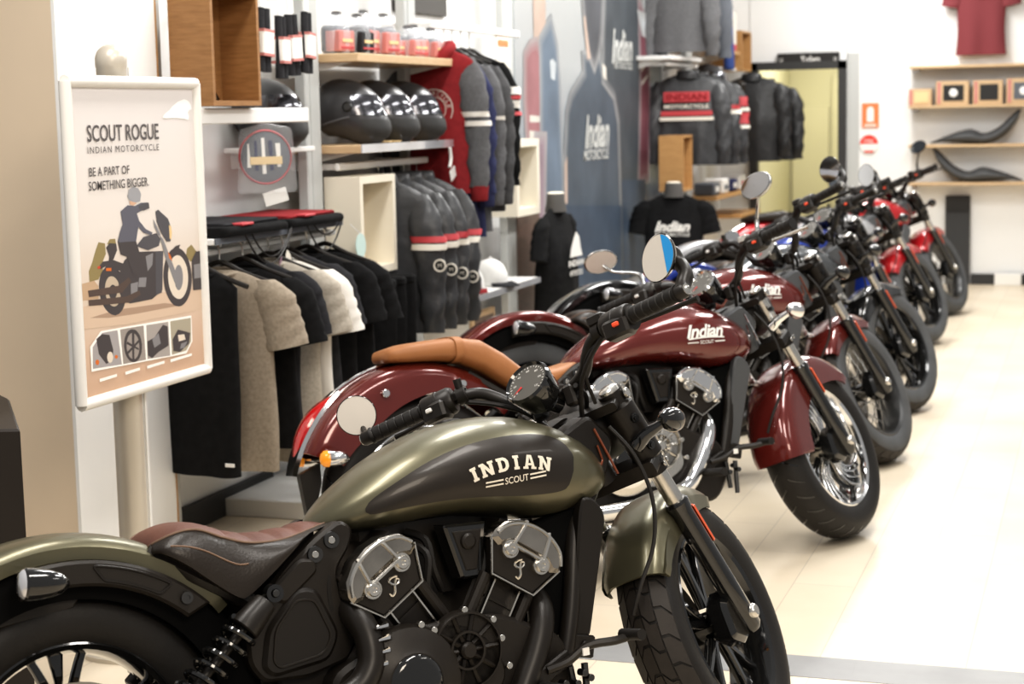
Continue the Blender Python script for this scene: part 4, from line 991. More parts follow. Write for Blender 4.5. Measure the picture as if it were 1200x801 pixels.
MURAL = [
('m_skin',[(9.982,2.212),(10.244,2.226),(10.231,1.832),(10.12,1.859),(10.063,1.918),(9.985,1.938)]),
('m_maroon',[(9.853,1.853),(9.938,1.9),(10.038,1.917),(10.12,1.859),(10.154,1.754),(10.145,1.359),(9.87,1.365),(9.837,1.603)]),
('m_cream',[(9.876,1.534),(10.15,1.524),(10.147,1.478),(9.873,1.481)]),
('m_cream',[(9.866,1.445),(10.145,1.432),(10.142,1.388),(9.862,1.387)]),
('m_navy',[(10.156,1.951),(10.327,2.048),(10.415,1.928),(10.455,1.712),(10.477,1.352),(10.526,0.874),(10.545,0.244),(9.938,0.315),(10.0,0.907),(10.14,1.359),(10.154,1.754)]),
('m_white',[(10.294,1.856),(10.358,1.873),(10.431,1.843),(10.403,1.727),(10.308,1.741)]),
('m_pink',[(10.018,1.362),(10.14,1.359),(10.088,0.84),(9.947,0.85)]),
('m_slate',[(11.076,1.865),(11.376,1.871),(11.441,1.788),(11.774,1.663),(11.9,1.479),(11.94,0.892),(11.91,-0.007),(10.485,0.17),(10.559,0.968),(10.687,1.523),(10.771,1.618),(11.095,1.767)]),
('m_hair',[(11.081,2.272),(11.481,2.294),(11.438,2.074),(11.381,1.963),(11.283,1.873),(11.183,1.949),(11.113,2.095)]),
('m_skin',[(11.039,2.157),(11.093,2.159),(11.166,1.965),(11.21,1.881),(11.113,1.872)]),
('m_skin',[(10.563,1.223),(10.633,1.284),(10.621,0.964),(10.554,0.968)]),
('m_char',[(11.609,2.301),(12.526,2.351),(12.545,1.786),(12.525,1.51),(12.451,1.031),(12.541,0.671),(12.564,-0.184),(11.919,-0.099),(11.954,0.891),(11.914,1.479),(11.801,1.672),(11.53,1.773),(11.556,2.028)]),
('m_maroon2',[(12.522,2.26),(12.638,2.174),(12.721,1.974),(12.741,1.546),(12.674,1.078),(12.468,1.067),(12.525,1.51),(12.545,1.786)]),
('m_cream',[(12.519,1.855),(12.703,1.914),(12.717,1.877),(12.531,1.808)]),
('m_cream',[(12.522,1.758),(12.722,1.814),(12.728,1.781),(12.527,1.712)]),
('m_cream',[(11.471,1.873),(11.572,1.838),(11.58,1.736),(11.479,1.768)]),
('m_jeans',[(11.928,1.071),(12.618,1.042),(12.593,0.479),(12.53,-0.084),(11.98,-0.016),(11.945,0.712)]),
('m_jeans',[(10.559,0.968),(11.919,0.893),(11.91,-0.007),(10.485,0.17)]),
('m_shine',[(12.556,2.189),(13.124,2.147),(13.122,2.099),(12.592,2.145)]),
]
# ------------------------------------------------------------------ shop fittings and stock
def grad_mat(name, axis, stops, rough=.5, noise_amt=.0):
    m = bpy.data.materials.new(name); m.use_nodes = True; nt = m.node_tree; b = nt.nodes['Principled BSDF']; N = nt.nodes.new; LK = nt.links.new
    g = N('ShaderNodeTexCoord'); sx = N('ShaderNodeSeparateXYZ'); LK(g.outputs['Object'], sx.inputs[0])
    mr = N('ShaderNodeMapRange'); mr.inputs[1].default_value = stops[0][0]; mr.inputs[2].default_value = stops[-1][0]; LK(sx.outputs[axis], mr.inputs[0])
    r = N('ShaderNodeValToRGB'); e = r.color_ramp.elements
    while len(e) < len(stops): e.new(.5)
    for el, (p, c) in zip(e, stops): el.position = (p-stops[0][0])/(stops[-1][0]-stops[0][0]); el.color = (*c, 1)
    LK(mr.outputs[0], r.inputs[0]); LK(r.outputs[0], b.inputs['Base Color']); b.inputs['Roughness'].default_value = rough
    M[name] = m; return m
def wood(name, c, d):
    mm(name, c, .5, 0, .1, col2=d, vscale=5, stretch=(3,3,22), detail=6)
wood('oak', (.36,.19,.075), (.27,.135,.05)); wood('pale_wood', (.62,.45,.28), (.54,.38,.22)); wood('warm_wood', (.50,.29,.12), (.42,.23,.09)); wood('brown_wood', (.16,.11,.085), (.11,.08,.06))
mm('black_cloth', (.012,.012,.0125), .9, var=.2, vscale=30, bump=.15, bscale=40, spec=.2)
mm('charcoal_cloth', (.030,.030,.033), .9, var=.2, vscale=30, bump=.15, bscale=40, spec=.2)
mm('grey_marl', (.34,.29,.23), .95, var=.14, vscale=90, bump=.1, bscale=60, spec=.2)
mm('pale_marl', (.44,.40,.34), .95, var=.12, vscale=90, bump=.1, bscale=60, spec=.2)
mm('white_cloth', (.78,.75,.70), .95, bump=.1, bscale=40, spec=.2)
mm('maroon_cloth', (.26,.030,.034), .95, var=.1, vscale=40, bump=.15, bscale=60, spec=.2)
mm('faded_maroon', (.21,.055,.062), .95, spec=.2)
mm('navy_cloth', (.04,.045,.10), .95, var=.1, vscale=40, bump=.1, bscale=60, spec=.2)
mm('grey_cloth', (.13,.13,.135), .95, var=.12, vscale=60, bump=.1, bscale=60, spec=.2)
mm('dark_grey_cloth', (.085,.085,.088), .95, var=.12, vscale=60, bump=.1, bscale=60, spec=.2)
mm('jacket_leather', (.052,.053,.056), .35, var=.2, vscale=12, bump=.35, bscale=22)
mm('jacket_black', (.020,.020,.021), .40, var=.2, vscale=12, bump=.35, bscale=22)
mm('red_band', (.48,.06,.07), .55); mm('cream_band', (.74,.70,.62), .55)
mm('clear_plastic', (.85,.87,.9), .12, 0, 0, alpha=.24, spec=.8)
mm('visor', (.10,.10,.11), .16, .8, .4)
mm('helmet_black', (.050,.050,.053), .42, 0, .2)
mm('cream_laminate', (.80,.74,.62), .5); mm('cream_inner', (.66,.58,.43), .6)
mm('label_white', (.82,.81,.78), .5); mm('label_tan', (.72,.55,.30), .55); mm('label_pink', (.55,.22,.20), .55); mm('tag_mint', (.55,.70,.66), .5); mm('tag_mauve', (.25,.16,.20), .6)
mm('stand_metal', (.62,.57,.49), .35, .25)
mm('frame_white', (.82,.80,.76), .35)
mm('mannequin_grey', (.085,.080,.075), .8, bump=.05, bscale=200)
mm('denim_blue', (.035,.07,.24), .9, var=.1, vscale=60); mm('blue_grey', (.12,.13,.15), .7)
mm('sign_red', (.72,.05,.03), .5); mm('sign_orange', (.80,.22,.08), .5)
mm('board_grey', (.045,.046,.048), .6); mm('board_dark', (.022,.021,.020), .6)
pal = {'tree':(150,135,95),'tan':(196,168,140),'tan2':(196,180,160),'road':(214,190,168),'shadow':(176,150,130),'dark':(82,77,78),'dark2':(92,90,94),'mid':(140,138,140),'red':(200,80,60),'orange':(214,120,60),'pale':(226,214,198),
 'exh':(96,82,76),'lamp':(230,200,150),'coat':(104,104,114),'helmet':(160,160,164),'skin':(214,176,150),'headdress':(250,249,246),'white':(250,246,240),'thumb':(170,165,165),'thumb2':(160,152,146),'thumb3':(172,165,160),'thumb4':(176,168,150),
 'm_skin':(188,168,156),'m_maroon':(156,112,116),'m_cream':(204,200,192),'m_navy':(104,117,132),'m_white':(192,198,202),'m_pink':(150,132,142),'m_slate':(80,89,99),'m_hair':(86,88,93),'m_char':(74,79,84),'m_maroon2':(112,70,78),'m_jeans':(70,81,95),'m_shine':(190,194,198),'m_text':(190,192,190)}
for k, c in pal.items(): mm('print_'+k, s2l(*c), .5, spec=.25, var=.16 if k.startswith('m_') else 0, vscale=3.5)
grad_mat('poster_paper', 2, [(.78, s2l(204,170,144)), (.92, s2l(214,186,164)), (1.04, s2l(220,202,184)), (1.25, s2l(228,220,213)), (1.65, s2l(222,217,216))], .45)
grad_mat('mural_print', 2, [(.35, s2l(46,56,72)), (.9, s2l(84,98,116)), (1.35, s2l(146,154,162)), (1.9, s2l(168,172,174)), (2.6, s2l(182,184,184))], .25)

# --- column, uprights, bases
struct('column', MB().box((-3.75,5.02,1.6), (1.40,.60,3.4)), 'warm_wall', label='beige column beside the poster stand')  # beige box, its aisle side covered by a thin white slab
struct('trim_2', MB().box((-3.045,5.02,1.6), (.012,.602,3.4)), 'white_wall', label='white panel on the side of the column')
struct('trim_3', MB().box((-3.046,5.327,1.6), (.014,.012,3.4)), 'warm_wood', label='thin wooden edge strip of the column')
def upright(n, x, y, m='grey_post', dx=.045, dy=.14):
    return struct('trim_%d' % n, MB().box((x,y,1.5), (dx,dy,3.0), None, .004).box((x+dx/2,y-.02,1.5), (.006,.018,2.98)), m, label='pale grey shelving upright on the left wall')
upright(4, -3.15, 5.40, dx=.10, dy=.13); upright(5, -3.045, 6.525); upright(6, -3.09, 7.72); upright(7, -3.09, 9.15, dy=.16); upright(8, -3.09, 13.58, dy=.2)
struct('trim_9', MB().box((-3.06,7.05,.035), (.36,2.05,.07), None, .004), 'white_metal', label='low white plinth under the shelving')
struct('trim_10', MB().box((-3.10,9.50,.56), (.03,.42,.90)), 'brown_wood', label='brown wooden panel left of the mural')
struct('trim_11', MB().box((-2.06,15.562,1.0), (.10,.012,2.0)), 'grey_post', label='grey strip right of the toilet doorway')
# --- open display cubes
def cube(label, x0, x1, y0, y1, z0, z1, m, inner, t=.018, open_x=True):
    """wall cube whose open side faces the aisle (+x)"""
    mb = MB(); cx, cy, cz = (x0+x1)/2, (y0+y1)/2, (z0+z1)/2
    mb.box((cx,y0+t/2,cz), (x1-x0,t,z1-z0)).box((cx,y1-t/2,cz), (x1-x0,t,z1-z0)).box((cx,cy,z0+t/2), (x1-x0,y1-y0-2*t,t)).box((cx,cy,z1-t/2), (x1-x0,y1-y0-2*t,t))
    t0 = thing('display_cube', label, 'shelf', (0,0,0), 0, 'open display cubes on the walls')
    mb.build('cube_frame', m, t0); MB().box((x0+.008,cy,cz), (.012,y1-y0-2*t,z1-z0-2*t)).build('back_panel', inner, t0)
    return t0
cube('brown oak display cube on the wall above the poster', -3.01, -2.85, 5.36, 5.72, 1.585, 1.98, 'oak', 'oak')
cube('cream laminate display cube between the T-shirts and leather jackets', -3.03, -2.87, 6.62, 7.00, .885, 1.295, 'cream_laminate', 'cream_inner', .03)
cube('cream display cube left of the mural', -3.15, -2.95, 8.90, 9.30, .99, 1.40, 'cream_laminate', 'cream_inner', .04)
cube('warm oak display cube below the striped black jackets', -3.02, -2.84, 12.36, 12.66, .96, 1.36, 'warm_wood', 'warm_wood')
cube('small oak cube at the top of the far shelving', -3.2, -2.96, 13.75, 14.2, 2.36, 2.66, 'warm_wood', 'warm_wood')
cube('oak display cube right of the cream cartons', -3.2, -2.92, 14.96, 15.38, 1.86, 2.20, 'warm_wood', 'warm_wood')
# --- shelves
def shelf(label, x0, x1, y0, y1, z, t, m, strip=None, cat='shelf', br=True):
    s = MB().box(((x0+x1)/2,(y0+y1)/2,z-t/2), (x1-x0,y1-y0,t), None, .003).build('shelf', m); tag(s, label, cat, 'wall shelves')
    if strip: MB().box((x1+.004,(y0+y1)/2,z-t*.45), (.006,y1-y0,t*1.0)).build('price_strip', strip, s)
    if br:
        for y in (y0+.06, y1-.06): MB().plate([(x0,z-t),(x0,z-t-.06),(x0+.03,z-t-.06),(x1-.05,z-t)], y-.004, y+.004, lambda a, b, h: L(a, h, b)).build('bracket', 'white_metal', s)
    return s
shelf('pale wooden shelf holding the bagged red-label packs', -3.22, -2.86, 6.62, 7.76, 1.795, .035, 'pale_wood')
shelf('pale shelf with clear price strip holding three black helmets', -3.22, -2.86, 6.62, 7.76, 1.425, .035, 'pale_wood', 'clear_lens')
shelf('glass-edged shelf holding the caps', -3.22, -2.86, 7.95, 8.98, .665, .03, 'white_metal', 'clear_lens')
shelf('white shelf above the T-shirt rail carrying folded black tops', -3.22, -2.86, 5.34, 6.40, 1.135, .022, 'white_metal', 'blue_grey')
shelf('white shelf below the grey jackets in the far bay', -3.22, -2.93, 12.40, 13.40, 1.93, .03, 'white_metal')
shelf('wooden shelf holding the cream cartons in the far bay', -3.22, -2.93, 13.72, 14.92, 2.02, .03, 'warm_wood')
shelf('short wooden shelf with tags beside the leather jackets', -3.05, -2.80, 14.0, 14.5, 1.64, .025, 'warm_wood', br=False)
shelf('short wooden shelf lowest beside the leather jackets', -3.05, -2.80, 14.1, 14.6, 1.28, .025, 'warm_wood', br=False)
shelf('low wooden shelf under the leather jackets', -3.22, -2.86, 13.6, 15.3, .86, .03, 'warm_wood')
shelf('lowest wooden shelf in the far left bay', -3.22, -2.86, 14.6, 15.45, .66, .03, 'warm_wood')
# --- rails
def rail(label, x, y0, y1, z, w=.03, h=.04, m='white_metal', drop=0):
    r = MB().box((x,(y0+y1)/2,z), (w,y1-y0,h), None, .004).build('hanging_rail', m); tag(r, label, 'rail', 'hanging rails on the left wall')
    for y in (y0+.04, y1-.04): MB().box(((x-3.22)/2,y,z), (abs(x+3.22),.02,.025)).build('rail_arm', m, r)
    return r
rail('white rail under the oak cube carrying glove packs', -2.90, 5.34, 6.20, 1.55, .02, .055)
rail('grey T-shirt rail under the shelf of folded tops', -2.90, 5.34, 6.42, 1.085, .015, .02, 'grey_post')
rail('white jacket rail under the helmet shelf', -2.98, 6.64, 7.66, 1.335, .02, .03)
rail('white rail carrying the varsity sweaters', -2.955, 7.70, 8.98, 1.955, .02, .035)
rail('rail carrying the striped black jackets in the far bay', -2.98, 12.45, 13.45, 1.87, .02, .025)
rail('rail carrying the plain black jackets by the doorway', -2.98, 14.2, 15.3, 1.87, .02, .025)

# --- garments
def garment(name, label, cat, loc, W, H, body, sleeve=None, sl='short', rotz=0., group=None, bands=(), cuff=None, collar=None, seed=0, print_fn=None, depth=.042, drop=.055, flare=.0, hood=False, open_neck=.075, child_of=None, hem=None):
    rnd = random.Random(seed*31+5)
    t = child_of or thing(name, label, cat, loc, (0,0,rotz), group)
    ph = [rnd.uniform(0, 6.28) for _ in range(6)]; k1 = rnd.uniform(16, 24); k2 = rnd.uniform(32, 46)
    off = L(0,0,0)
    def ring(z, n=44):
        u = -z/H
        if -z < drop: w = open_neck+(W-open_neck)*(-z/drop)**(.85 if sl != 'long' else .72); d = .014+.022*(-z/drop)
        else:
            q = (-z-drop)/(H-drop); w = W*(1-.03*sin(pi*q)+flare*q)-.015*(1 if sl != 'none' else 0); d = .036+(depth-.036)*min(1, q*2.2)
        g = min(1, max(0, (u-.10)*1.4))
        pts = []
        for j in range(n):
            a = 2*pi*j/n; x = w*cos(a); y = d*sin(a)*(abs(sin(a))**-.35 if abs(sin(a)) > .02 else 1)
            y += g*(.011*sin(k1*x+ph[0]+2.2*z)+.006*sin(k2*x+ph[1]-3*z))
            x += g*.008*sin(9*z+ph[2]+a)
            pts.append(L(x, y, z))
        return pts
    zs = [0,-.1*drop,-.25*drop,-.45*drop,-.7*drop,-drop]+[-drop-(H-drop)*i/16 for i in range(1, 17)]
    body_o = MB().loft([ring(z) for z in zs], True).build('garment_body', body, t, None, 60)
    front = lambda a, z: L(a, -(.04 if -z > drop else .03)*1.0, z)
    if sl != 'none':
        Ls = {'short': .235, 'long': .60}[sl]
        jk = cat == 'jacket'
        for s in (-1, 1):
            top = L(s*(W-(.060 if sl == 'long' else .045)), 0, -drop*.80+.012)
            path = []
            n = 16
            for i in range(n+1):
                q = i/n
                if sl == 'short': p = top+L(s*(.075*q**.8), .006*sin(3*q+ph[3]), -Ls*q)
                else: p = top+L(s*(.075*q**.6+.012*sin(2.6*q)-.02*q*q), -.045*sin(pi*q*.9)*(.4+.6*q)+.008*sin(9*q+ph[3+(s > 0)]), -Ls*q)
                path.append(p)
            def wr(q):
                cap_ = min(1., .48+2.6*q) if q < .2 else 1.
                return ((.085-.006*q) if sl == 'short' else (.080-.036*q)*(1.08 if jk else 1))*cap_
            def th_(q): return (.018+.10*min(q, .2))+(.006*q if sl == 'short' else -.002)
            mb = MB(); rings = []
            for i, p in enumerate(path):
                q = i/n; w = wr(q); tl = .20 if sl == 'short' else .0; wk = (.007 if sl == 'long' else .003)*min(1, q*4)
                rings.append([p+L(w*cos(a)+wk*sin(31*q+2*a+ph[5]), th_(q)*sin(a)+wk*sin(27*q+3*a+ph[4]+s), w*cos(a)*s*tl*q) for a in [2*pi*j/20 for j in range(20)]])
            mb.loft(rings)
            sm = sleeve or body
            so = mb.build('sleeve', sm, t, None, 60)
            for q0, q1, m in bands:
                rb = []
                for k in range(4):
                    q = q0+(q1-q0)*k/3; f = q*n; i = min(n-1, int(f)); p = path[i].lerp(path[i+1], f-i); w = wr(q)+.004
                    rb.append([p+L((w+.002)*cos(a)+.007*sin(31*q+2*a+ph[5]), (th_(q)+.006)*sin(a)+.007*sin(27*q+3*a+ph[4]+s), 0) for a in [2*pi*j/20 for j in range(20)]])
                MB().loft(rb, False).build('sleeve_band', m, so, None, 60)
            if cuff:
                p = path[-1]; w = wr(1)
                MB().loft([[p+L((w*f)*cos(a), .040*f*sin(a), dz) for a in [2*pi*j/20 for j in range(20)]] for dz, f in ((.005,1.04),(-.02,.95),(-.06,.90),(-.065,.8))]).build('cuff', cuff, so, None, 60)
    if hem:
        MB().loft([[p*1.0+L(p.x*.01, p.y*.06, 0) for p in ring(-H+.055)], [p+L(p.x*.01, p.y*.06, 0) for p in ring(-H)], [p+L(0,0,-.012) for p in ring(-H)]]).build('hem_band', hem, t, None, 60)
    # neck
    nm = collar or body
    if hood:
        MB().tube(smooth([(-.07,.02,.015),(-.06,-.03,-.01),(0,-.05,-.05),(.06,-.03,-.01),(.07,.02,.015),(.05,.05,.02),(0,.06,.0),(-.05,.05,.02)], 4, True), .028, 10, closed=True).build('hood', nm, t, None, 60)
    elif collar and sl == 'long' and cat == 'jacket':
        MB().loft([[L(r*cos(a)*1.25, r*sin(a)*.75, z) for a in [2*pi*j/24 for j in range(24)]] for z, r in ((-.03,.075),(0,.07),(.028,.064),(.03,.058),(0,.060))], False).build('collar', nm, t, None, 60)
    else:
        MB().tube([L(.068*cos(a), .030*sin(a)-.002, .004-.022*(1-sin(a))*.5) for a in [2*pi*j/24 for j in range(24)]], .007, 8, closed=True).build('neckband', nm, t, None, 60)
    if print_fn: print_fn(t, body_o)
    return t
def hanger(label, loc, rotz=0., m='satin_black', W=.19, up=.06):
    t = thing('clothes_hanger', label, 'hanger', loc, (0,0,rotz), 'clothes hangers')
    MB().tube(smooth([(-W,0,-.060),(-W*.5,0,-.028),(-.02,0,.006),(.02,0,.006),(W*.5,0,-.028),(W,0,-.060)], 4), .009, 8, sx=1.).build('hanger_arms', m, t)
    MB().tube(smooth([(0,0,.004),(0,0,up*.7),(0,-.012,up+.012),(0,0,up+.026),(0,.013,up+.012),(0,.012,up)], 5), .0025, 6).build('hook', 'satin_metal', t)
    return t
XT = -2.89; tz = 1.028
TS = 'T-shirts on the rail behind the poster'
rows = [ # y, body mat, sleeve style, length, label
 (5.30,'black_cloth','none',.70,'long black sleeveless top nearest the poster'),
 (5.43,'grey_marl','short',.70,'oatmeal grey T-shirt next to the black sleeveless top'),
 (5.58,'black_cloth','short',.64,'black T-shirt right behind the oatmeal grey T-shirt'),
 (5.69,'charcoal_cloth','short',.66,'charcoal T-shirt just before the pale marl T-shirt'),
 (5.81,'pale_marl','short',.74,'pale marl grey T-shirt in the middle of the rail'),
 (5.90,'white_cloth','short',.72,'white T-shirt right behind the pale marl T-shirt'),
 (6.00,'charcoal_cloth','short',.62,'charcoal T-shirt right behind the white T-shirt'),
 (6.14,'black_cloth','short',.66,'loose black T-shirt second from the far end of the rail'),
 (6.28,'black_cloth','short',.68,'black T-shirt at the far end of the rail'),
]
for i, (y, m, st, H, lab) in enumerate(rows):
    g_ = garment('sleeveless_top' if st == 'none' else 't_shirt', lab, 'top' if st == 'none' else 't-shirt', (XT+.012*((i*7) % 3-1), y, tz-.006*(i % 3)), (.212 if st != 'none' else .145), H, m, None, st, radians(-4+3*((i*5) % 3)), TS, seed=i)
    if st == 'none': MB().box((.13,-.062,-H+.05), (.035,.004,.012)).build('hem_tag', 'label_white', g_)
    hanger(('black hanger holding the '+lab).replace(' right ', ' ').replace('loose ','').replace(' in the middle of the rail',''), (XT+.012*((i*7) % 3-1), y+.0, tz+.012), radians(-4+3*((i*5) % 3)))
# bare hanger ends and tags
tg = thing('price_tag', 'cream card swing tag hanging from the T-shirt rail', 'tag', (-2.84,5.86,1.06), 0, 'swing tags on the T-shirt rail')
MB().plate(rounded([(-.02,-.15),(.02,-.15),(.02,-.02),(0,0),(-.02,-.02)], .004), 0, .002, lambda a, b, h: L(h,a+b*-.25,b)).build('card', 'cream_band', tg)
tg = thing('price_tag', 'mauve card swing tag beside the cream one', 'tag', (-2.835,5.80,1.04), 0, 'swing tags on the T-shirt rail')
MB().plate(rounded([(-.018,-.12),(.018,-.12),(.018,-.02),(0,0),(-.018,-.02)], .004), 0, .002, lambda a, b, h: L(h,a,b)).build('card', 'tag_mauve', tg)
tg = thing('price_tag', 'round mint green tag hanging before the cream display cube', 'tag', (-2.845,6.55,1.02), 0, 'swing tags on the T-shirt rail')
MB().lathe([(0,0),(.05,0),(.05,.003),(0,.003)], (0,0,0), (1,0,0), 28).build('card', 'tag_mint', tg); MB().tube([L(0,0,.05), L(-.02,-.05,.09)], .002, 5).build('tag_string', 'white_metal', tg)
# folded tops on the shelf with hanging cords
for k, (y0, y1, m, lab) in enumerate(((5.36,5.86,'black_cloth','folded black top with red edge on the white shelf, nearer the poster'),(5.88,6.36,'maroon_cloth','folded black and maroon top on the white shelf, nearer the cream cube'))):
    t = thing('folded_top', lab, 'clothing', (-3.03,(y0+y1)/2,1.136), 0, 'folded tops on the white shelf')
    w = (y1-y0)/2; rnd = random.Random(k)
    def f(sx, sy): return [L(a*sx, b_*sy, 0) for a, b_ in rounded([(-.20,-w),(.20,-w*.96),(.21,w*.94),(-.20,w)], .03, 3)]
    wv = lambda p, z: p+L(0,0,z+.005*sin(17*p.y+k)+.004*sin(23*p.x+2*p.y*9))
    MB().loft([[wv(p, z) for p in f(sx, 1.)] for z, sx in ((-.0,1.),(.014,1.03),(.026,1.02),(.032,.97))]).build('folded_body', 'black_cloth', t, None, 60)
    MB().loft([[wv(p*.86, z)+L(.015,.02,0) for p in f(sx, 1.)] for z, sx in ((.030,.9),(.040,.92),(.046,.85))]).build('folded_panel', m if k else 'charcoal_cloth', t, None, 60)
    MB().box((.185,-w*.35,.040), (.05,.09,.010), None, .003).build('folded_trim', 'red_band', t)
for k, (yc, ww, dp, lab) in enumerate(((5.72,.20,.13,'black cord loop hanging under the first folded top'),(5.74,.17,.105,'second black cord loop hanging under the first folded top'),(6.20,.17,.12,'black cord loop hanging under the folded maroon top'),(6.22,.14,.06,'shorter black cord loop hanging under the folded maroon top'))):
    c = MB().tube([L(-2.838, yc+ww*u, 1.15-dp*(1-u*u)) for u in [-1+2*i/24 for i in range(25)]], .0032, 6).build('cord_loop', 'satin_black'); tag(c, lab, 'cord', 'cord loops under the folded tops')
# round bagged item
t = thing('bagged_badge', 'round red-rimmed item in a clear plastic bag hanging below the white rail', 'packet', (-2.885,5.80,1.40), (0,0,radians(-48)))
MB().lathe([(0,.012),(.080,.012),(.092,.009)], (0,0,0), (1,0,0), 36).build('disc_face', 'blue_grey', t)
MB().lathe([(.092,.004),(.096,.014),(.100,.004)], (0,0,0), (1,0,0), 40, True).build('disc_rim', 'red_band', t)
for q_ in range(5): MB().plate([(-.07+.028*q_,-.06+.012*abs(q_-2)),(-.056+.028*q_,-.06+.012*abs(q_-2)),(-.062+.029*q_,.07-.010*abs(q_-2)),(-.068+.026*q_,.07-.010*abs(q_-2))], .012, .014, lambda a, b, h: L(h,a,b)).build('disc_print', 'navy_cloth' if q_ % 2 else 'label_white', t)
MB().box((.0155,0,-.012), (.003,.12,.028)).build('disc_print', 'label_tan', t)
mm('clear_film', (.9,.92,.95), .1, alpha=.13, spec=.9); MB().box((.0,.035,-.145), (.004,.09,.05), Matrix.Rotation(.25, 3, 'X')).build('header_card', 'label_white', t)
MB().plate(rounded([(-.105,-.13),(.115,-.13),(.10,.105),(.0,.125),(-.09,.10)], .02), -.012, .022, lambda a, b, h: L(h,a,b), .006).build('plastic_bag', 'clear_film', t)
# glove packs hanging
for i in range(4):
    t = thing('glove_pack', ['dark glove pack with white and red label nearest the oak cube','second glove pack from the oak cube, white and red label','third glove pack from the oak cube, white and red label','glove pack farthest from the oak cube, beside the upright'][i], 'packet', (-2.93+.012*(i % 2),5.92+.115*i,1.95-.012*((i*2) % 3)), (radians(3*(i % 3-1)),0,radians(8*(i % 2))), 'glove packs hanging above the white rail')
    for dy in (-.022,.022): MB().tube([L(0,dy,-.01), L(0,dy*1.15,-.24)], [.022,.026], 10, sx=.6).build('glove', 'charcoal_cloth', t, None, 60)
    MB().box((.0,0,-.135), (.05,.088,.090), None, .006).build('pack_label', 'label_white', t)
    for dz in (-.092,-.180): MB().box((.0,0,dz), (.051,.089,.010)).build('label_band', 'label_pink', t)
    MB().box((0,0,.03), (.004,.05,.07)).build('header_card', 'label_white', t)
# bagged straps in the oak cube
t = thing('bag', 'black and grey strap bag standing inside the oak cube', 'bag', (-2.98,5.50,1.605))
MB().plate(rounded([(-.06,0),(.10,0),(.03,.06),(-.02,.12),(-.06,.15)], .01), -.03, .03, lambda a, b, h: L(h,a,b), .006).build('bag_body', 'black_leather', t)
MB().plate([(-.055,.10),(-.03,.10),(-.025,.28),(-.045,.30)], -.02, .02, lambda a, b, h: L(h,a,b), .004).build('bag_strap', 'grey_cloth', t)
# packs on the top shelf
names = ['leftmost','second','third','fourth','fifth','sixth','seventh','eighth']
for i in range(8):
    y = 6.72+.142*i; tall = (.17,.165,.19,.18,.13,.14,.15,.14)[i]
    t = thing('bagged_pack', '%s clear bag with dark content and red label from the left on the top shelf' % names[i], 'packet', (-3.0+.03*(i % 2), y, 1.797), (0,0,radians(-6+5*(i % 3))), 'bagged packs on the top shelf')
    hw = .068
    MB().box((0,0,tall*.34), (.08,hw*1.75,tall*.66), None, .010).build('pack_content', 'charcoal_cloth' if i in (1,) else 'blue_grey', t)
    MB().box((.02,0,tall*.30), (.07,hw*1.8,tall*.50), None, .004).build('pack_label', 'label_pink' if i != 1 else 'charcoal_cloth', t)
    MB().box((.057,0,tall*.31), (.003,hw*1.2,tall*.08)).build('label_print', 'label_tan', t)
    MB().box((.056,0,tall*.14), (.003,hw*1.5,tall*.05)).build('label_print', 'red_band', t)
    rb = MB(); rb.loft([[L((.058*f)*cos(a), (hw*g_)*sin(a), z) for a in [2*pi*j/16 for j in range(16)]] for z, f, g_ in ((.0,.95,1.),(tall*.5,1.05,1.12),(tall*.75,.8,1.0),(tall*.95,.35,.55),(tall*1.02,.5,.7))])
    rb.build('plastic_bag', 'clear_plastic', t, None, 60)
    MB().ball((0,.01,tall*.97), .020, 10, 6, (1,1.5,.45)).build('bag_tie', 'black_cloth', t)
# helmets
def helmet(label, loc, rotz, m='helmet_black', s=1.):
    t = thing('helmet', label, 'helmet', loc, (0,0,rotz), 'black full-face helmets')
    def R_(az, el):
        fx = max(0, cos(az)); r = .130+.012*fx*cos(el)
        if el < 0: r += .046*fx**2*min(1, -el*2.2) - .010*(1-fx)*min(1, -el)
        else: r += (.018*max(0, -cos(az))*el - .016*fx*el)*cos(el)
        return r*s
    def P_(az, el, k=1.):
        r = R_(az, el)*k; e = max(el, -.95)
        return L(r*cos(el)*cos(az)*1.14, r*cos(el)*sin(az)*.92, (r*sin(el) if el > 0 else r*sin(el)*1.05)+.135*s)
    MB().loft([[P_(2*pi*j/36, el) for j in range(36)] for el in [-.98,-.9,-.75,-.6,-.45,-.3,-.15,0,.15,.3,.45,.6,.8,1.0,1.2,1.4,1.54]]).build('helmet_shell', m, t, None, 60)
    MB().grid(lambda u, v: P_(-1.15+2.3*u, -.12+.62*v, 1.025), 20, 8).build('visor', 'visor', t, None, 60)
    MB().grid(lambda u, v: P_(-.9+1.8*u, -.62+.40*v, 1.02), 18, 5).build('chin_guard', 'charcoal', t, None, 60)
    for sg in (-1, 1): MB().lathe([(0,.012),(.014,.012),(.02,.004),(.022,0)], P_(sg*1.25,.12), (.2,sg,0), 18).build('visor_pivot', 'dark_metal', t)
    for sg in (-1, 1): MB().tube([P_(sg*(1.2+.9*u), -.18-.25*u, 1.012) for u in [i/6 for i in range(7)]], .004, 6).build('shell_line', 'grey_cloth', t)
    return t
for i, (y, r) in enumerate(((6.80,4),(7.13,2),(7.46,0))):
    helmet(['black full-face helmet at the left end of its shelf','middle black full-face helmet of the three','right-hand black full-face helmet, beside the maroon sweater'][i], (-3.00,y,1.429), radians(r))
helmet('dark helmet half hidden behind the upright left of the helmet shelf', (-3.12,6.30,1.429-.0), radians(-20), 'helmet_black')
shelf('small white shelf under the half-hidden dark helmet', -3.22, -2.98, 6.12, 6.44, 1.427, .02, 'white_metal')
helmet('black helmet on the far shelving above the leather jackets', (-3.03,14.12,1.641), radians(-30), 'helmet_black')
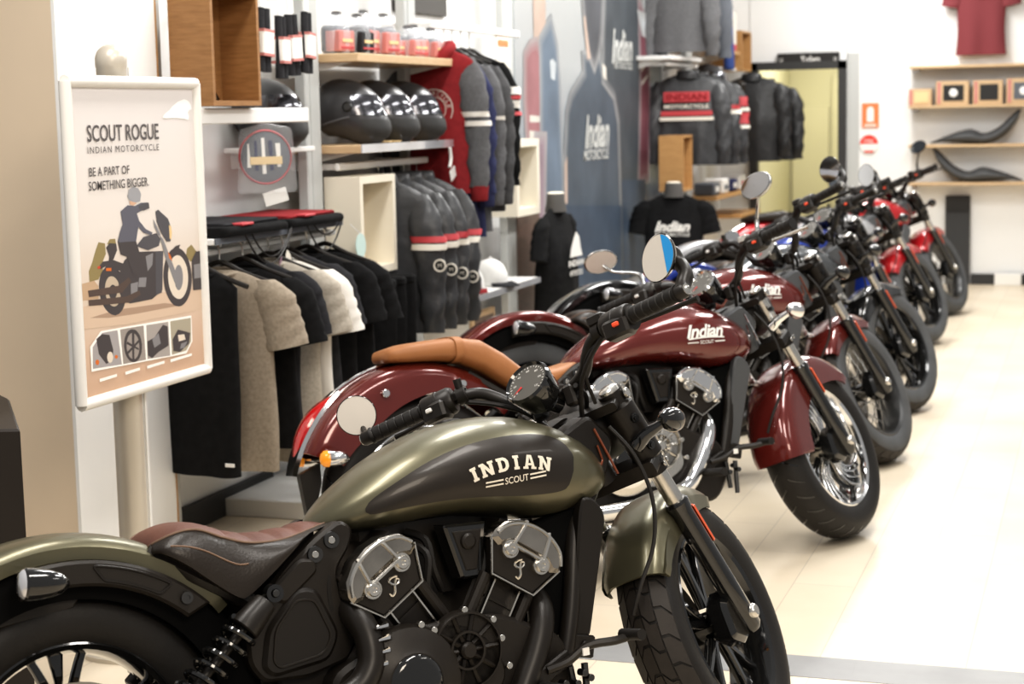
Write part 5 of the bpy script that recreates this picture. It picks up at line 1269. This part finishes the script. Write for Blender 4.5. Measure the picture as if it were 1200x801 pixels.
# leaflets at the helmet shelf edge
for k in range(2):
    c = MB().box((-2.90,6.98+.12*k,1.432), (.05,.14,.006), Matrix.Rotation(.3, 3, 'Z')).build('leaflet', 'label_tan'); tag(c, ['tan leaflet under the left helmet at the shelf edge','tan leaflet under the middle helmet at the shelf edge'][k], 'leaflet', 'tan leaflets on the helmet shelf')
# leather jackets with striped sleeves
def badge(t, x, z, y=-.055, r=.028):
    MB().lathe([(0,.004),(r*.72,.004),(r*.74,.0)], (x,y,z), (0,-1,0), 24).build('badge_centre', 'jacket_black', t)
    MB().lathe([(r*.74,.0),(r*.76,.006),(r,.006),(r,0)], (x,y,z), (0,-1,0), 24, True).build('badge_ring', 'cream_band', t)
    text_to(MB(), 'M', r*.6, r*.6, lambda a, b: L(x+a, y-.0046, z+b)).build('badge_print', 'cream_band', t)
for i in range(4):
    lab = ['grey-black leather jacket with red and cream sleeve stripes, beside the cream cube','second striped leather jacket from the cream cube','third striped leather jacket from the cream cube','striped leather jacket nearest the caps']
    y = 7.08+.15*i
    t = garment('leather_jacket', lab[i], 'jacket', (-2.98,y,1.258), .235, .66, 'jacket_leather', None, 'long', radians(6), 'striped leather jackets', bands=((.30,.345,'red_band'),(.355,.40,'cream_band')), collar='jacket_leather', seed=20+i, depth=.046, drop=.085)
    badge(t, .285-.004*i, -.36-.03*i, -.072)
    MB().tube([L(0,-.05,-.05), L(.005,-.085,-.35), L(0,-.085,-.65)], .005, 6).build('zip', 'satin_metal', t)
    hanger(('wire hanger of the '+lab[i].replace('grey-black leather jacket with red and cream sleeve stripes','striped leather jacket')), (-2.98,y,1.262), radians(6), 'satin_metal', .16, .055)
for i in range(3):
    t = thing('trousers', ['black trousers hanging below the cream cube, nearest','black trousers hanging below the cream cube, middle pair','black trousers hanging below the cream cube, farthest'][i], 'trousers', (-2.93,6.66+.11*i,.86), (0,0,radians(3)), 'black trousers below the cream cube')
    for s in (-1, 1):
        MB().loft([[L(s*.085+w*cos(a), d*sin(a)+.006*sin(4*a+z*9), z) for a in [2*pi*j/18 for j in range(18)]] for z, w, d in ((0,.10,.02),(-.1,.105,.035),(-.25,.10,.035),(-.42,.09,.03))]).build('trouser_leg', 'black_cloth', t, None, 60)
    MB().box((0,0,-.005), (.37,.045,.04), None, .01).build('waistband', 'black_cloth', t)
rail('dark rail below the cream cube carrying the black trousers', -2.93, 6.60, 6.95, .874, .015, .02, 'satin_black')
rail('white upper rail from which the glove packs hang', -2.93, 5.80, 6.38, 2.035, .02, .03)
# sweaters in the third bay
def emblem(t, body):
    f = lambda a, b: L(.005+a, -.058, -.27+b)
    for r0, r1 in ((.090,.094),(.057,.060)):
        MB().lathe([(r0,0),(r0,.003),(r1,.003),(r1,0)], f(0,0), (0,-1,0), 40, True).build('emblem_ring', 'cream_band', t)
    mb = MB(); s_ = 'MOTORCYCLE'
    for k, c in enumerate(s_):
        a = radians(160-140*k/9*1.0-10); text_to(mb, c, .013, .020, lambda x, y: f((.075+y)*cos(a)+x*sin(a), (.075+y)*sin(a)-x*cos(a)))
    for k, c in enumerate('1901'):
        a = radians(240+60*k/3); text_to(mb, c, .011 if c != '1' else .004, .018, lambda x, y: f((.075-y)*cos(a)-x*sin(a), (.075-y)*sin(a)+x*cos(a)))
    mb.build('emblem_lettering', 'cream_band', t)
    MB().strip([(-.030,-.035),(-.005,-.044),(.012,-.036),(.016,-.022),(.026,-.018),(.028,-.004),(.034,.006),(.026,.016),(.024,.030),(.004,.042),(-.020,.036),(-.034,.018),(-.028,-.002),(-.040,-.018)], lambda a, b: f(a, b)).build('emblem_head', 'cream_band', t)
    MB().strip([(.020,-.050),(.085,-.050),(.10,-.075),(.10,-.14),(.06,-.18),(.02,-.18)], lambda a, b: L(a-.06, -.060, -.30+b)) 
SW = 'sweaters on the third-bay rail'
garment('varsity_sweater', 'maroon varsity sweater with round cream emblem and grey striped sleeves', 'sweater', (-2.955,7.74,1.835), .205, .66, 'maroon_cloth', 'grey_cloth', 'long', radians(4), SW, bands=((.42,.46,'white_cloth'),(.49,.53,'white_cloth')), cuff='maroon_cloth', seed=40, depth=.06, print_fn=emblem, hood=True)
garment('sweater', 'navy sweater directly behind the maroon varsity sweater', 'sweater', (-2.965,7.87,1.80), .20, .84, 'navy_cloth', None, 'long', radians(4), SW, cuff='navy_cloth', seed=41)
garment('sweater', 'mid grey sweater with white stripe on the third-bay rail', 'sweater', (-2.96,7.98,1.80), .205, .82, 'grey_cloth', None, 'long', radians(5), SW, bands=((.40,.43,'white_cloth'),), cuff='grey_cloth', seed=42)
garment('sweater', 'dark grey sweater behind the mid grey striped one', 'sweater', (-2.955,8.10,1.80), .205, .72, 'dark_grey_cloth', None, 'long', radians(5), SW, cuff='dark_grey_cloth', seed=43, hem='dark_grey_cloth')
garment('sweater', 'black top with red and white sleeve bands, farthest on its rail', 'sweater', (-2.96,8.22,1.82), .20, .68, 'black_cloth', None, 'long', radians(5), SW, bands=((.20,.26,'white_cloth'),(.27,.30,'red_band'),(.31,.37,'white_cloth'),(.40,.43,'red_band')), seed=44)
for i, y in enumerate((7.74,7.87,7.98,8.10,8.22)):
    hanger(['dark hanger in the maroon varsity sweater','dark hanger in the navy sweater','dark hanger in the mid grey sweater','dark hanger in the dark grey sweater','dark hanger in the banded black top'][i], (-2.958,y,1.842), radians(4), 'satin_black', .15, .08)
t = thing('price_tag', 'white card tag hanging from the helmet shelf before the maroon sweater', 'tag', (-2.84,7.60,1.36), 0, 'white swing tags')
MB().tube(smooth([(0,0,.03),(.0,.01,-.02),(0,-.01,-.06)], 4), .008, 6).box((0,.03,-.09), (.004,.07,.05), Matrix.Rotation(.4, 3, 'X')).build('card', 'label_white', t)
c = MB().box((-2.955,8.72,1.855), (.006,.22,.17), None, .002).build('price_card', 'cream_band'); tag(c, 'cream price card at the end of the sweater rail', 'sign'); MB().box((-2.951,8.72,1.90), (.004,.16,.03)).build('card_print', 'sign_orange', c)
c = MB().box((-3.239,8.30,2.19), (.02,.70,.30), None, .002).build('info_board', 'mannequin_grey'); tag(c, 'dark grey board above the sweater rail', 'board')
c = MB().box((-3.2235,8.1,2.23), (.01,.34,.13)).build('price_card', 'label_white'); tag(c, 'white card at the top of the dark grey board', 'sign')
# caps
def cap(label, loc, rotz, dome, brim, back):
    t = thing('cap', label, 'cap', loc, (0,0,rotz), 'caps on the glass-edged shelf')
    MB().loft([[L(.095*cos(el)*cos(2*pi*j/28), .082*cos(el)*sin(2*pi*j/28), .02+.115*sin(el)**.9 if el > 0 else .0) for j in range(28)] for el in (0,.12,.35,.6,.85,1.1,1.35,1.52)], True).build('cap_crown', dome, t, None, 60)
    MB().loft([[L(-.097*cos(el)*cos(a), .084*cos(el)*sin(a), .021+.117*sin(el)**.9 if el > 0 else .001) for a in [-.95+1.9*j/12 for j in range(13)]] for el in (0,.12,.35,.6,.85,1.1)], False, False, False).build('cap_back', back, t, None, 60)
    MB().loft([[L(.07+.10*cos(a)*q, .085*sin(a)*(1-.0*q), .012-.012*q*q+th) for a in [-1.5+3.0*j/14 for j in range(15)]] for q, th in ((.1,0),(.6,0),(1.,0),(1.,.005),(.6,.006),(.1,.006))], False, False, False).build('cap_brim', brim, t, None, 60)
    MB().ball((0,0,.136), .009, 8, 6).build('cap_button', dome, t)
    return t
cap('white trucker cap with black back panel and maroon brim', (-2.98,8.18,.668), radians(-60), 'label_white', 'maroon_cloth', 'black_cloth')
cap('white cap beside the trucker cap', (-2.97,8.50,.668), radians(-20), 'label_white', 'charcoal_cloth', 'label_white')
t = thing('framed_print', 'brown framed print leaning under the cap shelf', 'picture', (-2.95,8.30,.071), (0,0,0))
MB().box((0,0,.25), (.02,.34,.48), None, .004).build('picture_frame', 'pale_wood', t); MB().box((.012,0,.25), (.004,.28,.42)).build('picture_face', 'brown_wood', t)

# --- poster stand
PS = thing('poster_stand', 'tall poster stand with pale metal pole and white frame, SCOUT ROGUE poster', 'sign stand', (0,0,0))
MB().lathe([(.18,0),(.18,.012),(.16,.02),(.05,.03),(.043,.05)], (-2.67,4.42,0), (0,0,1), 32).build('stand_base', 'stand_metal', PS)
po = MB().lathe([(.0425,.03),(.0425,1.690),(.044,1.692),*[(.0445*cos(radians(9*k)), 1.712+.0445*sin(radians(9*k))) for k in range(11)]], (-2.67,4.42,0), (0,0,1), 28).build('stand_pole', 'stand_metal', PS)
MB().box((-2.632,4.452,.86), (.006,.010,1.66)).build('pole_slot', 'white_metal', po)
y0, y1, z0, z1 = 4.078, 4.786, .778, 1.648
fr = MB()
for (ya, za), (yb, zb) in (((y0,z0),(y1,z0)),((y1,z0),(y1,z1)),((y1,z1),(y0,z1)),((y0,z1),(y0,z0))):
    fr.tube([L(POSTER_X-.006,ya,za), L(POSTER_X-.006,yb,zb)], .017, 10)
fro = fr.build('poster_frame', 'frame_white', PS)
pp = MB().box((POSTER_X-.012,(y0+y1)/2,(z0+z1)/2), (.012,y1-y0,z1-z0)).build('poster_sheet', 'poster_paper', PS)
cols = []; pm = MB()
for k, (c, pl) in enumerate(POSTER):
    if 'print_'+c not in cols: cols.append('print_'+c)
    pm.use(cols.index('print_'+c)); pm.strip(pl, lambda a, b: L(POSTER_X-.0056+.00003*k, a, b))
pm.build('poster_picture', cols, PS, fix=False)
tm = MB()
for (s_, yc, zc, w_, h_), of in zip(POSTER_TEXT, (.012,.0,.006,.006)): text_to(tm, s_, w_, h_, lambda a, b: L(POSTER_X-.0034, yc+a, zc+b), off=of, space=1.25 if s_.startswith('INDIAN') else 1.)
mm('print_text', s2l(98,94,94), .5, spec=.25); tm.build('poster_lettering', 'print_text', PS, fix=False)
cm = MB(); CZ = .835
for yc, zc, w_ in ((4.215,CZ,.09),(4.345,CZ,.08),(4.475,CZ,.10),(4.625,CZ,.13)): cm.strip([(yc-w_/2,zc-.006),(yc+w_/2,zc-.004),(yc+w_/2,zc+.004),(yc-w_/2,zc+.003)], lambda a, b: L(POSTER_X-.0034, a, b))
cm.build('poster_captions', 'print_white', PS, fix=False)
# --- dark counter corner
ct = MB().plate([(-2.49,3.62),(-3.0,3.45),(-3.1,3.9),(-2.88,4.10),(-2.80,4.03)], 0, .80, lambda a, b, h: L(a, b, h), .006).build('counter', 'dark_counter'); tag(ct, 'dark brown counter corner at the left edge', 'counter')
# --- mural
MR = thing('wall_mural', 'large hazy wall mural of people in motorcycle clothing', 'mural', (0,0,0))
MB().box((MURAL_X-.02,11.42,1.43), (.036,3.55,2.16)).build('mural_panel', 'mural_print', MR)
for k_, c_ in list(pal.items()):
    if k_.startswith('m_') and not k_.endswith(('_1','_2','_3')):
        for q_ in (1, 2, 3): mm('print_%s_%d' % (k_, q_), s2l(*[v+(162-v)*(.75,.5,.25)[q_-1] for v in c_]), .4, spec=.25, var=.10, vscale=3.5)
cols = []; pm = MB()
for k, (c, pl) in enumerate(MURAL):
    for q_, off_ in ((1, -.07), (2, -.042), (3, -.018), (0, .006)):
        nm = 'print_'+c+('_%d' % q_ if q_ else '')
        if q_ and c in ('m_cream','m_white','m_skin','m_jeans'): continue
        if nm not in cols: cols.append(nm)
        A_r = sum(pl[i][0]*pl[(i+1) % len(pl)][1]-pl[(i+1) % len(pl)][0]*pl[i][1] for i in range(len(pl)))
        p2 = inset(pl if A_r > 0 else pl[::-1], off_)
        p2 = [(min(13.18, max(9.66, a)), min(2.50, max(.36, b))) for a, b in p2]
        pm.use(cols.index(nm)); pm.strip(p2, lambda a, b: L(MURAL_X+.0006+.0003*k+.00007*(q_ if q_ else 4), a, b))
pm.build('mural_figures', cols, MR, fix=False)
tm = MB()
for (s_, yc, zc, w_, h_, sh) in (('Indian',11.32,1.41,.60,.22,.35),('MOTORCYCLE',11.29,1.26,.60,.07,0),('Indian',11.99,1.98,.56,.24,.35),('MOTORCYCLE',12.01,1.86,.50,.06,0)):
    text_to(tm, s_, w_, h_, lambda a, b: L(MURAL_X+.008, yc+a, zc+b), shear=sh, off=.03)
tm.build('mural_lettering', 'print_m_text', MR, fix=False)
# --- mannequins
def mannequin(label, loc, rotz, print_fn=None):
    t = thing('mannequin', label, 'mannequin', loc, (0,0,rotz), 'shop mannequins in black T-shirts')
    H = loc[2]
    MB().loft([[L(r*cos(a), r*.8*sin(a)-.004, z) for a in [2*pi*j/24 for j in range(24)]] for z, r in ((-.02,.075),(.03,.064),(.075,.060),(.082,.055))]).build('mannequin_neck', 'mannequin_grey', t, None, 60)
    MB().lathe([(0,.008),(.035,.008),(.05,.0)], (0,-.004,.082), (0,0,1), 24).build('neck_cap', 'cream_laminate', t)
    MB().tube([L(0,0,-.64), L(0,0,-H+.02)], .018, 10).lathe([(0,.015),(.12,.012),(.14,0)], (0,0,-H+.001), (0,0,1), 28).build('mannequin_stand', 'satin_metal', t)
    garment('t_shirt', None, None, None, .225, .70, 'black_cloth', None, 'short', 0, None, seed=int(loc[1]*3), depth=.105, drop=.07, child_of=t, print_fn=print_fn)
    return t
def chest(t, body):
    f = lambda a, b: L(a, -.122, -.22+b)
    text_to(MB(), 'Indian', .25, .075, lambda a, b: f(a, b), shear=.35, off=.035).build('shirt_lettering', 'white_print', t)
    text_to(MB(), 'MOTORCYCLE', .24, .022, lambda a, b: f(a, b-.058), off=.02).build('shirt_lettering', 'white_print', t)
def side_print(t, body):
    f = lambda a, b: L(a, -.122, -.25+b)
    MB().strip([(-.10,-.02),(.10,-.02),(.07,.03),(.05,.09),(.0,.12),(-.04,.08),(-.08,.03)], f).build('shirt_print', 'white_print', t)
    text_to(MB(), 'INDIAN', .24, .035, lambda a, b: f(a, b-.055), off=.03).build('shirt_lettering', 'white_print', t)
    text_to(MB(), 'MOTORCYCLE', .20, .03, lambda a, b: f(a, b-.11), off=.02).build('shirt_lettering', 'white_print', t)
mannequin('mannequin torso in black T-shirt seen from the side, left of the mural', (-2.90,9.42,1.01), radians(86), side_print)
mannequin('mannequin torso in black T-shirt lettered in white, right of the mural', (-2.87,12.18,.95), radians(8), chest)
struct('trim_12', MB().box((-3.05,11.2,.12), (.34,4.0,.24), None, .004), 'white_metal', label='white plinth along the foot of the mural')
# --- far bay stock
t = garment('jacket', 'grey textile jacket at the top of the far bay', 'jacket', (-2.95,12.75,2.56), .24, .60, 'grey_cloth', None, 'long', radians(4), 'jackets in the far bay', seed=60, collar='grey_cloth')
t = garment('jacket', 'second grey textile jacket at the top of the far bay with white tag', 'jacket', (-2.93,13.10,2.55), .24, .56, 'blue_grey', None, 'long', radians(4), 'jackets in the far bay', seed=61, collar='grey_cloth')
MB().box((.15,-.08,-.33), (.11,.004,.13)).build('jacket_tag', 'label_white', t)
shelf('narrow white rail shelf above the grey textile jackets', -3.22, -2.95, 12.45, 13.4, 2.62, .03, 'white_metal', br=False)
g_ = thing('gloves', 'black and red glove pair below the tagged grey jacket', 'gloves', (-2.92,13.35,1.98))
MB().ball((0,0,.05), .06, 12, 8, (1,1.2,.8)).build('glove', 'black_cloth', g_); MB().ball((.03,.05,.09), .035, 10, 6, (1,1,1)).build('glove_cuff', 'red_band', g_)
def jprint(t, body):
    f = lambda a, b: L(a, -.088, -.20+b)
    MB().box((0,-.082,-.165), (.34,.006,.075)).build('chest_band', 'red_band', t)
    text_to(MB(), 'INDIAN', .30, .05, lambda a, b: f(a, b+.035), off=.03).build('jacket_lettering', 'maroon_cloth', t)
    text_to(MB(), 'MOTORCYCLE', .33, .030, lambda a, b: L(a, -.089, -.235+b), off=.02).build('jacket_lettering', 'cream_band', t)
    MB().box((0,-.084,-.285), (.38,.006,.035)).build('chest_band', 'red_band', t)
    MB().box((0,-.085,-.325), (.40,.006,.025)).build('chest_band', 'cream_band', t)
garment('leather_jacket', 'black leather jacket with red lettered chest bands in the far bay', 'jacket', (-2.91,12.84,1.80), .26, .66, 'jacket_leather', None, 'long', radians(4), 'jackets in the far bay', seed=62, collar='jacket_black', depth=.08, drop=.08, print_fn=jprint)
garment('leather_jacket', 'black leather jacket with red and white sleeve bands behind the lettered one', 'jacket', (-2.89,13.08,1.79), .26, .66, 'jacket_leather', None, 'long', radians(4), 'jackets in the far bay', seed=63, collar='jacket_black', depth=.08, drop=.08, bands=((.28,.33,'red_band'),(.34,.39,'cream_band')))
garment('leather_jacket', 'leather jacket with bright red sleeve panels, last of the striped ones', 'jacket', (-2.88,13.34,1.78), .26, .66, 'jacket_leather', None, 'long', radians(4), 'jackets in the far bay', seed=64, collar='jacket_black', depth=.08, drop=.08, bands=((.16,.28,'red_band'),(.30,.34,'cream_band'),(.36,.5,'red_band'),(.52,.56,'cream_band')))
garment('leather_jacket', 'plain black leather jacket left of the doorway', 'jacket', (-2.80,14.75,1.80), .27, .70, 'jacket_black', None, 'long', radians(4), 'jackets in the far bay', seed=65, collar='jacket_black', depth=.08, drop=.08)
garment('leather_jacket', 'plain black leather jacket nearest the doorway', 'jacket', (-2.74,15.05,1.76), .27, .66, 'jacket_black', None, 'long', radians(4), 'jackets in the far bay', seed=66, collar='jacket_black', depth=.08, drop=.08)
t = thing('goggles', 'dark goggles with tan strap hanging by the far helmet', 'goggles', (-2.84,14.45,1.72), (0,0,radians(-60)))
MB().plate(rounded([(-.09,-.04),(.09,-.04),(.10,.03),(.0,.05),(-.10,.03)], .02), -.02, .02, XZ, .008).build('goggle_frame', 'satin_black', t); MB().plate(rounded([(-.05,-.10),(.05,-.10),(.03,-.02),(-.03,-.02)], .01), -.012, .012, XZ, .004).build('goggle_strap', 'tan_leather', t)
for k, (y, w_, lab) in enumerate(((14.02,.44,'cream carton with red base line, left on the far wooden shelf'),(14.70,.34,'cream carton with red base line, right on the far wooden shelf'))):
    t = thing('carton', lab, 'box', (-3.05,y,2.022), 0, 'cream cartons on the far shelf')
    MB().box((0,0,.16), (.20,w_,.32), None, .004).build('carton_body', 'cream_band', t); MB().box((0,0,.03), (.204,w_+.004,.05)).build('carton_band', 'red_band', t)
t = thing('scarf', 'blue cloth hanging between the two cream cartons', 'cloth', (-2.93,14.42,2.42))
MB().loft([[L(d*cos(a), w*sin(a)+dy, z) for a in [2*pi*j/16 for j in range(16)]] for z, w, d, dy in ((0,.10,.03,0),(-.25,.11,.035,.01),(-.54,.12,.04,.04),(-.56,.09,.03,.04))]).build('cloth_body', 'denim_blue', t, None, 60)
MB().tube([L(0,-.08,0), L(0,0,.06), L(0,.08,0)], .005, 6).build('cloth_loop', 'denim_blue', t)
for k in range(4):
    t = thing('small_pack', ['grey pack on the low wooden shelf, leftmost','white pack on the low wooden shelf','blue pack on the low wooden shelf','white pack at the right end of the low wooden shelf'][k], 'packet', (-2.98,13.8+.36*k,.862), 0, 'packs on the low shelf')
    MB().box((0,0,.05+.01*(k % 2)), (.16,.24,.10+.02*(k % 2)), None, .01).build('pack_body', ['blue_grey','label_white','navy_cloth','label_white'][k], t); MB().box((.083,0,.05), (.004,.12,.04)).build('pack_label', ['label_white','blue_grey','label_white','red_band'][k], t)

# --- back wall: toilet doorway, signs, shelves, seats
struct('door_1', MB().box((-2.935,15.575,.95), (.07,.10,1.96)).box((-2.155,15.575,.95), (.07,.10,1.96)).box((-2.545,15.575,1.905), (.85,.10,.07)), 'charcoal', label='charcoal door frame of the toilet passage')
struct('wall_passage', MB().box((-3.0,16.6,1.2), (.1,2.0,2.6)).box((-1.6,16.6,1.2), (.1,2.0,2.6)).box((-2.3,17.6,1.2), (1.5,.1,2.6)).box((-2.3,16.6,2.4), (1.5,2.0,.1)), 'yellow_room', label='pale yellow passage behind the doorway')
struct('door_2', MB().box((-2.74,17.53,.80), (.36,.04,1.5), None, .006).box((-2.28,17.53,.95), (.5,.04,1.8), None, .006), 'yellow_room', label='pale yellow doors inside the passage')
t = thing('toilet_sign', 'black sign reading Toilets above the doorway', 'sign', (-2.45,15.545,1.955))
MB().box((0,0,0), (.54,.03,.115), None, .003).build('sign_panel', 'board_dark', t)
text_to(MB(), 'Toilets', .17, .055, lambda a, b: L(a+.02, -.0165, b), off=.02).build('sign_lettering', 'label_white', t)
for s in (-1, 1): MB().lathe([(.010,0),(.010,.004),(.014,.004),(.014,0)], (s*.235,-.015,0), (0,-1,0), 16, True).build('sign_symbol', 'label_white', t)
t = thing('extinguisher_sign', 'orange square fire extinguisher location sign on the back wall', 'sign', (-1.915,15.563,1.46))
MB().box((0,0,0), (.145,.008,.21)).build('sign_panel', 'sign_orange', t); MB().plate(rounded([(-.03,-.055),(.03,-.055),(.03,.05),(.015,.075),(-.015,.075),(-.03,.05)], .01), -.004, -.006, XZ).build('sign_symbol', 'label_white', t); MB().box((0,-.005,-.085), (.10,.003,.02)).build('sign_caption', 'cream_band', t)
t = thing('extinguisher_sign', 'round red and white extinguisher sign below the orange one', 'sign', (-1.925,15.563,1.21))
MB().lathe([(0,.006),(.080,.006),(.082,0)], (0,0,0), (0,-1,0), 32).build('sign_panel', 'label_white', t)
MB().strip([(.078*cos(a), .078*sin(a)) for a in [pi*i/20 for i in range(21)]], lambda a, b: L(a, -.0065, b+.005)).build('sign_half', 'sign_red', t); MB().box((0,-.0075,-.062), (.08,.003,.018)).build('sign_caption', 'sign_red', t); text_to(MB(), 'FIRE', .08, .028, lambda a, b: L(a, -.0068, b+.030)).build('sign_lettering', 'label_white', t)
for k, (z, lab) in enumerate(((1.868,'highest wooden shelf on the back wall, under the maroon T-shirt'),(1.535,'wooden shelf holding the small framed boxes on the back wall'),(1.205,'wooden shelf holding the upper motorcycle seat'),(.885,'lowest wooden back wall shelf, under the lower motorcycle seat'))):
    s_ = MB().box((-.60,15.44,z-.012), (1.93,.25,.024), None, .003).build('shelf', 'pale_wood'); tag(s_, lab, 'shelf', 'shelves on the back wall')
    for x in (-1.52,-.2): MB().box((x,15.50,z-.035), (.05,.12,.03)).build('bracket', 'satin_metal', s_)
for k, (x, w_, h_, m1, m2) in enumerate(((-1.475,.19,.14,'pale_wood','label_tan'),(-1.21,.27,.20,'pale_wood','board_dark'),(-.92,.24,.20,'pale_wood','board_dark'),(-.64,.26,.21,'pale_wood','blue_grey'),(-.34,.26,.21,'pale_wood','board_dark'))):
    t = thing('boxed_frame', ['small low pale box at the left end of the framed boxes','wide framed box with dark white-marked picture, second from the left','framed box with plain dark picture, in the middle of its shelf','framed box with grey picture toward the right end','framed box with dark picture at the far right end'][k], 'frame', (x,15.42,1.536), 0, 'framed boxes on the back wall shelf')
    MB().box((0,0,h_/2), (w_,.12,h_), None, .004).build('box_frame', m1, t); MB().box((.01,-.062,h_/2), (w_*.62,.004,h_*.66)).build('box_picture', m2, t)
    if k in (1, 3): MB().ball((.01,-.064,h_*.5), .035, 10, 6, (1,.1,1)).build('picture_motif', 'label_white', t)
    MB().box((-w_*.40,-.062,h_/2), (.025,.004,h_*.9)).build('box_edge', 'label_pink', t)
def loose_seat(label, loc, flip):
    t = thing('saddle', label, 'seat', loc, (0,0,0), 'grey motorcycle seats on the back wall')
    prof = [(0,.012,.04),(.12,.06,.13),(.25,.105,.17),(.33,.12,.17),(.38,.105,.16),(.43,.085,.15),(.50,.10,.15),(.58,.15,.15),(.66,.23,.13),(.725,.285,.09),(.74,.28,.05)]
    low = [(0,.0),(.12,.012),(.25,.004),(.33,-.004),(.43,-.006),(.50,.004),(.58,.04),(.66,.11),(.725,.215),(.74,.27)]
    rings = []
    for i in range(31):
        x = .74*i/30; zt = sinterp(x, [(a, b) for a, b, c in prof]); zb = min(sinterp(x, low), zt-.006); w = sinterp(x, [(a, c) for a, b, c in prof])/2
        X = (.37-x) if flip else (x-.37)
        rings.append([L(X, w*cos(a)*1.0, (zt+zb)/2+(zt-zb)/2*sin(a)) for a in [2*pi*j/20 for j in range(20)]])
    MB().loft(rings).build('seat_cushion', 'seat_grey', t, None, 60)
    MB().tube([L(((.37-x) if flip else (x-.37)), -sinterp(x, [(a, c) for a, b, c in prof])/2*.9, sinterp(x, [(a, b) for a, b, c in prof])*.75+sinterp(x, low)*.25) for x in [.02+.70*i/20 for i in range(21)]], .004, 5).build('seat_piping', 'jacket_black', t)
mm('seat_grey', (.075,.077,.080), .5, bump=.1, bscale=120)
loose_seat('grey motorcycle seat on the upper of the two seat shelves, tail raised right', (-1.02,15.42,1.212), False)
loose_seat('grey motorcycle seat on the lower seat shelf, tail raised left', (-1.00,15.42,.892), True)
def tee_print(t, body):
    MB().lathe([(0,.004),(.135,.004),(.137,0)], (0,-.050,-.06), (0,-1,0), 32).build('shirt_print', 'cream_band', t)
    MB().strip([(-.06,-.02),(.05,-.03),(.07,.03),(.0,.06),(-.07,.03)], lambda a, b: L(a, -.056, -.04+b)).build('print_motif', 'maroon_cloth', t)
garment('t_shirt', 'maroon T-shirt with round cream print pinned high on the back wall', 't-shirt', (-.99,15.50,2.62), .22, .67, 'faded_maroon', None, 'short', 0, None, seed=70, print_fn=tee_print)
t = thing('display_board', 'tall dark grey board standing against the back wall', 'board', (-1.165,15.53,.0))
MB().box((0,0,.31), (.205,.05,.62), None, .003).build('board_front', 'board_grey', t); MB().box((0,.004,.665), (.205,.045,.20), None, .003).build('board_head', 'board_dark', t)
c = MB().box((-.74,15.50,.05), (.22,.08,.10), None, .004).build('floor_box', 'label_white'); tag(c, 'small white box on the floor by the back wall', 'box')
# ------------------------------------------------------------------ camera and light
cd = bpy.data.cameras.new('camera'); cam = bpy.data.objects.new('camera', cd); COL.objects.link(cam)
cd.sensor_width = 36.; cd.sensor_fit = 'HORIZONTAL'; cd.lens = 2058/1200*36; cd.clip_end = 60
RR = Matrix(((.9483744,-.0213024,.3164368),(.3164794,.1285555,-.9398480),(-.0206587,.9914735,.1286605)))
cam.matrix_world = Matrix.Translation((0,0,1.537)) @ RR.to_4x4()
cd.dof.use_dof = True; cd.dof.focus_distance = 4.0; cd.dof.aperture_fstop = 5.0
SC.camera = cam
SC.view_settings.view_transform = 'Standard'
SC.view_settings.look = 'Medium High Contrast'
SC.view_settings.exposure = .55
w = bpy.data.worlds.new('World'); SC.world = w; w.use_nodes = True
bg = w.node_tree.nodes['Background']; bg.inputs[0].default_value = (1.,.985,.965,1); bg.inputs[1].default_value = WORLD
def area(name, loc, sx, sy, power, col=(1,.965,.92), target=None):
    l = bpy.data.lights.new(name, 'AREA'); l.shape = 'RECTANGLE'; l.size = sx; l.size_y = sy; l.energy = power; l.color = col
    o = bpy.data.objects.new(name, l); COL.objects.link(o); o.location = loc
    if target: o.rotation_euler = (Vector(target)-Vector(loc)).to_track_quat('-Z','Y').to_euler()
    return o
for i, (x, y) in enumerate(((-2.2,3.2),(-.4,3.2),(-2.2,6.0),(-.4,6.0),(-2.2,8.8),(-.4,8.8),(-2.0,11.6),(-.2,11.6),(-1.6,14.2),(1.6,4.6),(1.6,8.6))):
    area('ceiling_lamp', (x, y, 3.25), .35, 1.6, LAMP*(1.5 if y > 7 else 1)*(.35 if x > 1 else 1), (1,.985,.955) if y > 5 else (1,.95,.89))
area('passage_fill', (-2.3,16.4,2.3), .8, 1., 17, (1,.97,.86))  # added fill light that brightens the yellow passage
area('front_fill', (.9, .6, 3.1), 1.2, 1.2, LAMP*1.4, (1,.88,.74), (-1.2,3.6,.4))  # added warm fill for tan highlights on the nearest bike
SC.cycles.max_bounces = 8; SC.cycles.diffuse_bounces = 3; SC.cycles.glossy_bounces = 4; SC.cycles.transparent_max_bounces = 12
SC.cycles.caustics_reflective = False; SC.cycles.caustics_refractive = False
SC.cycles.sample_clamp_indirect = 4.
SC.cycles.use_denoising = True
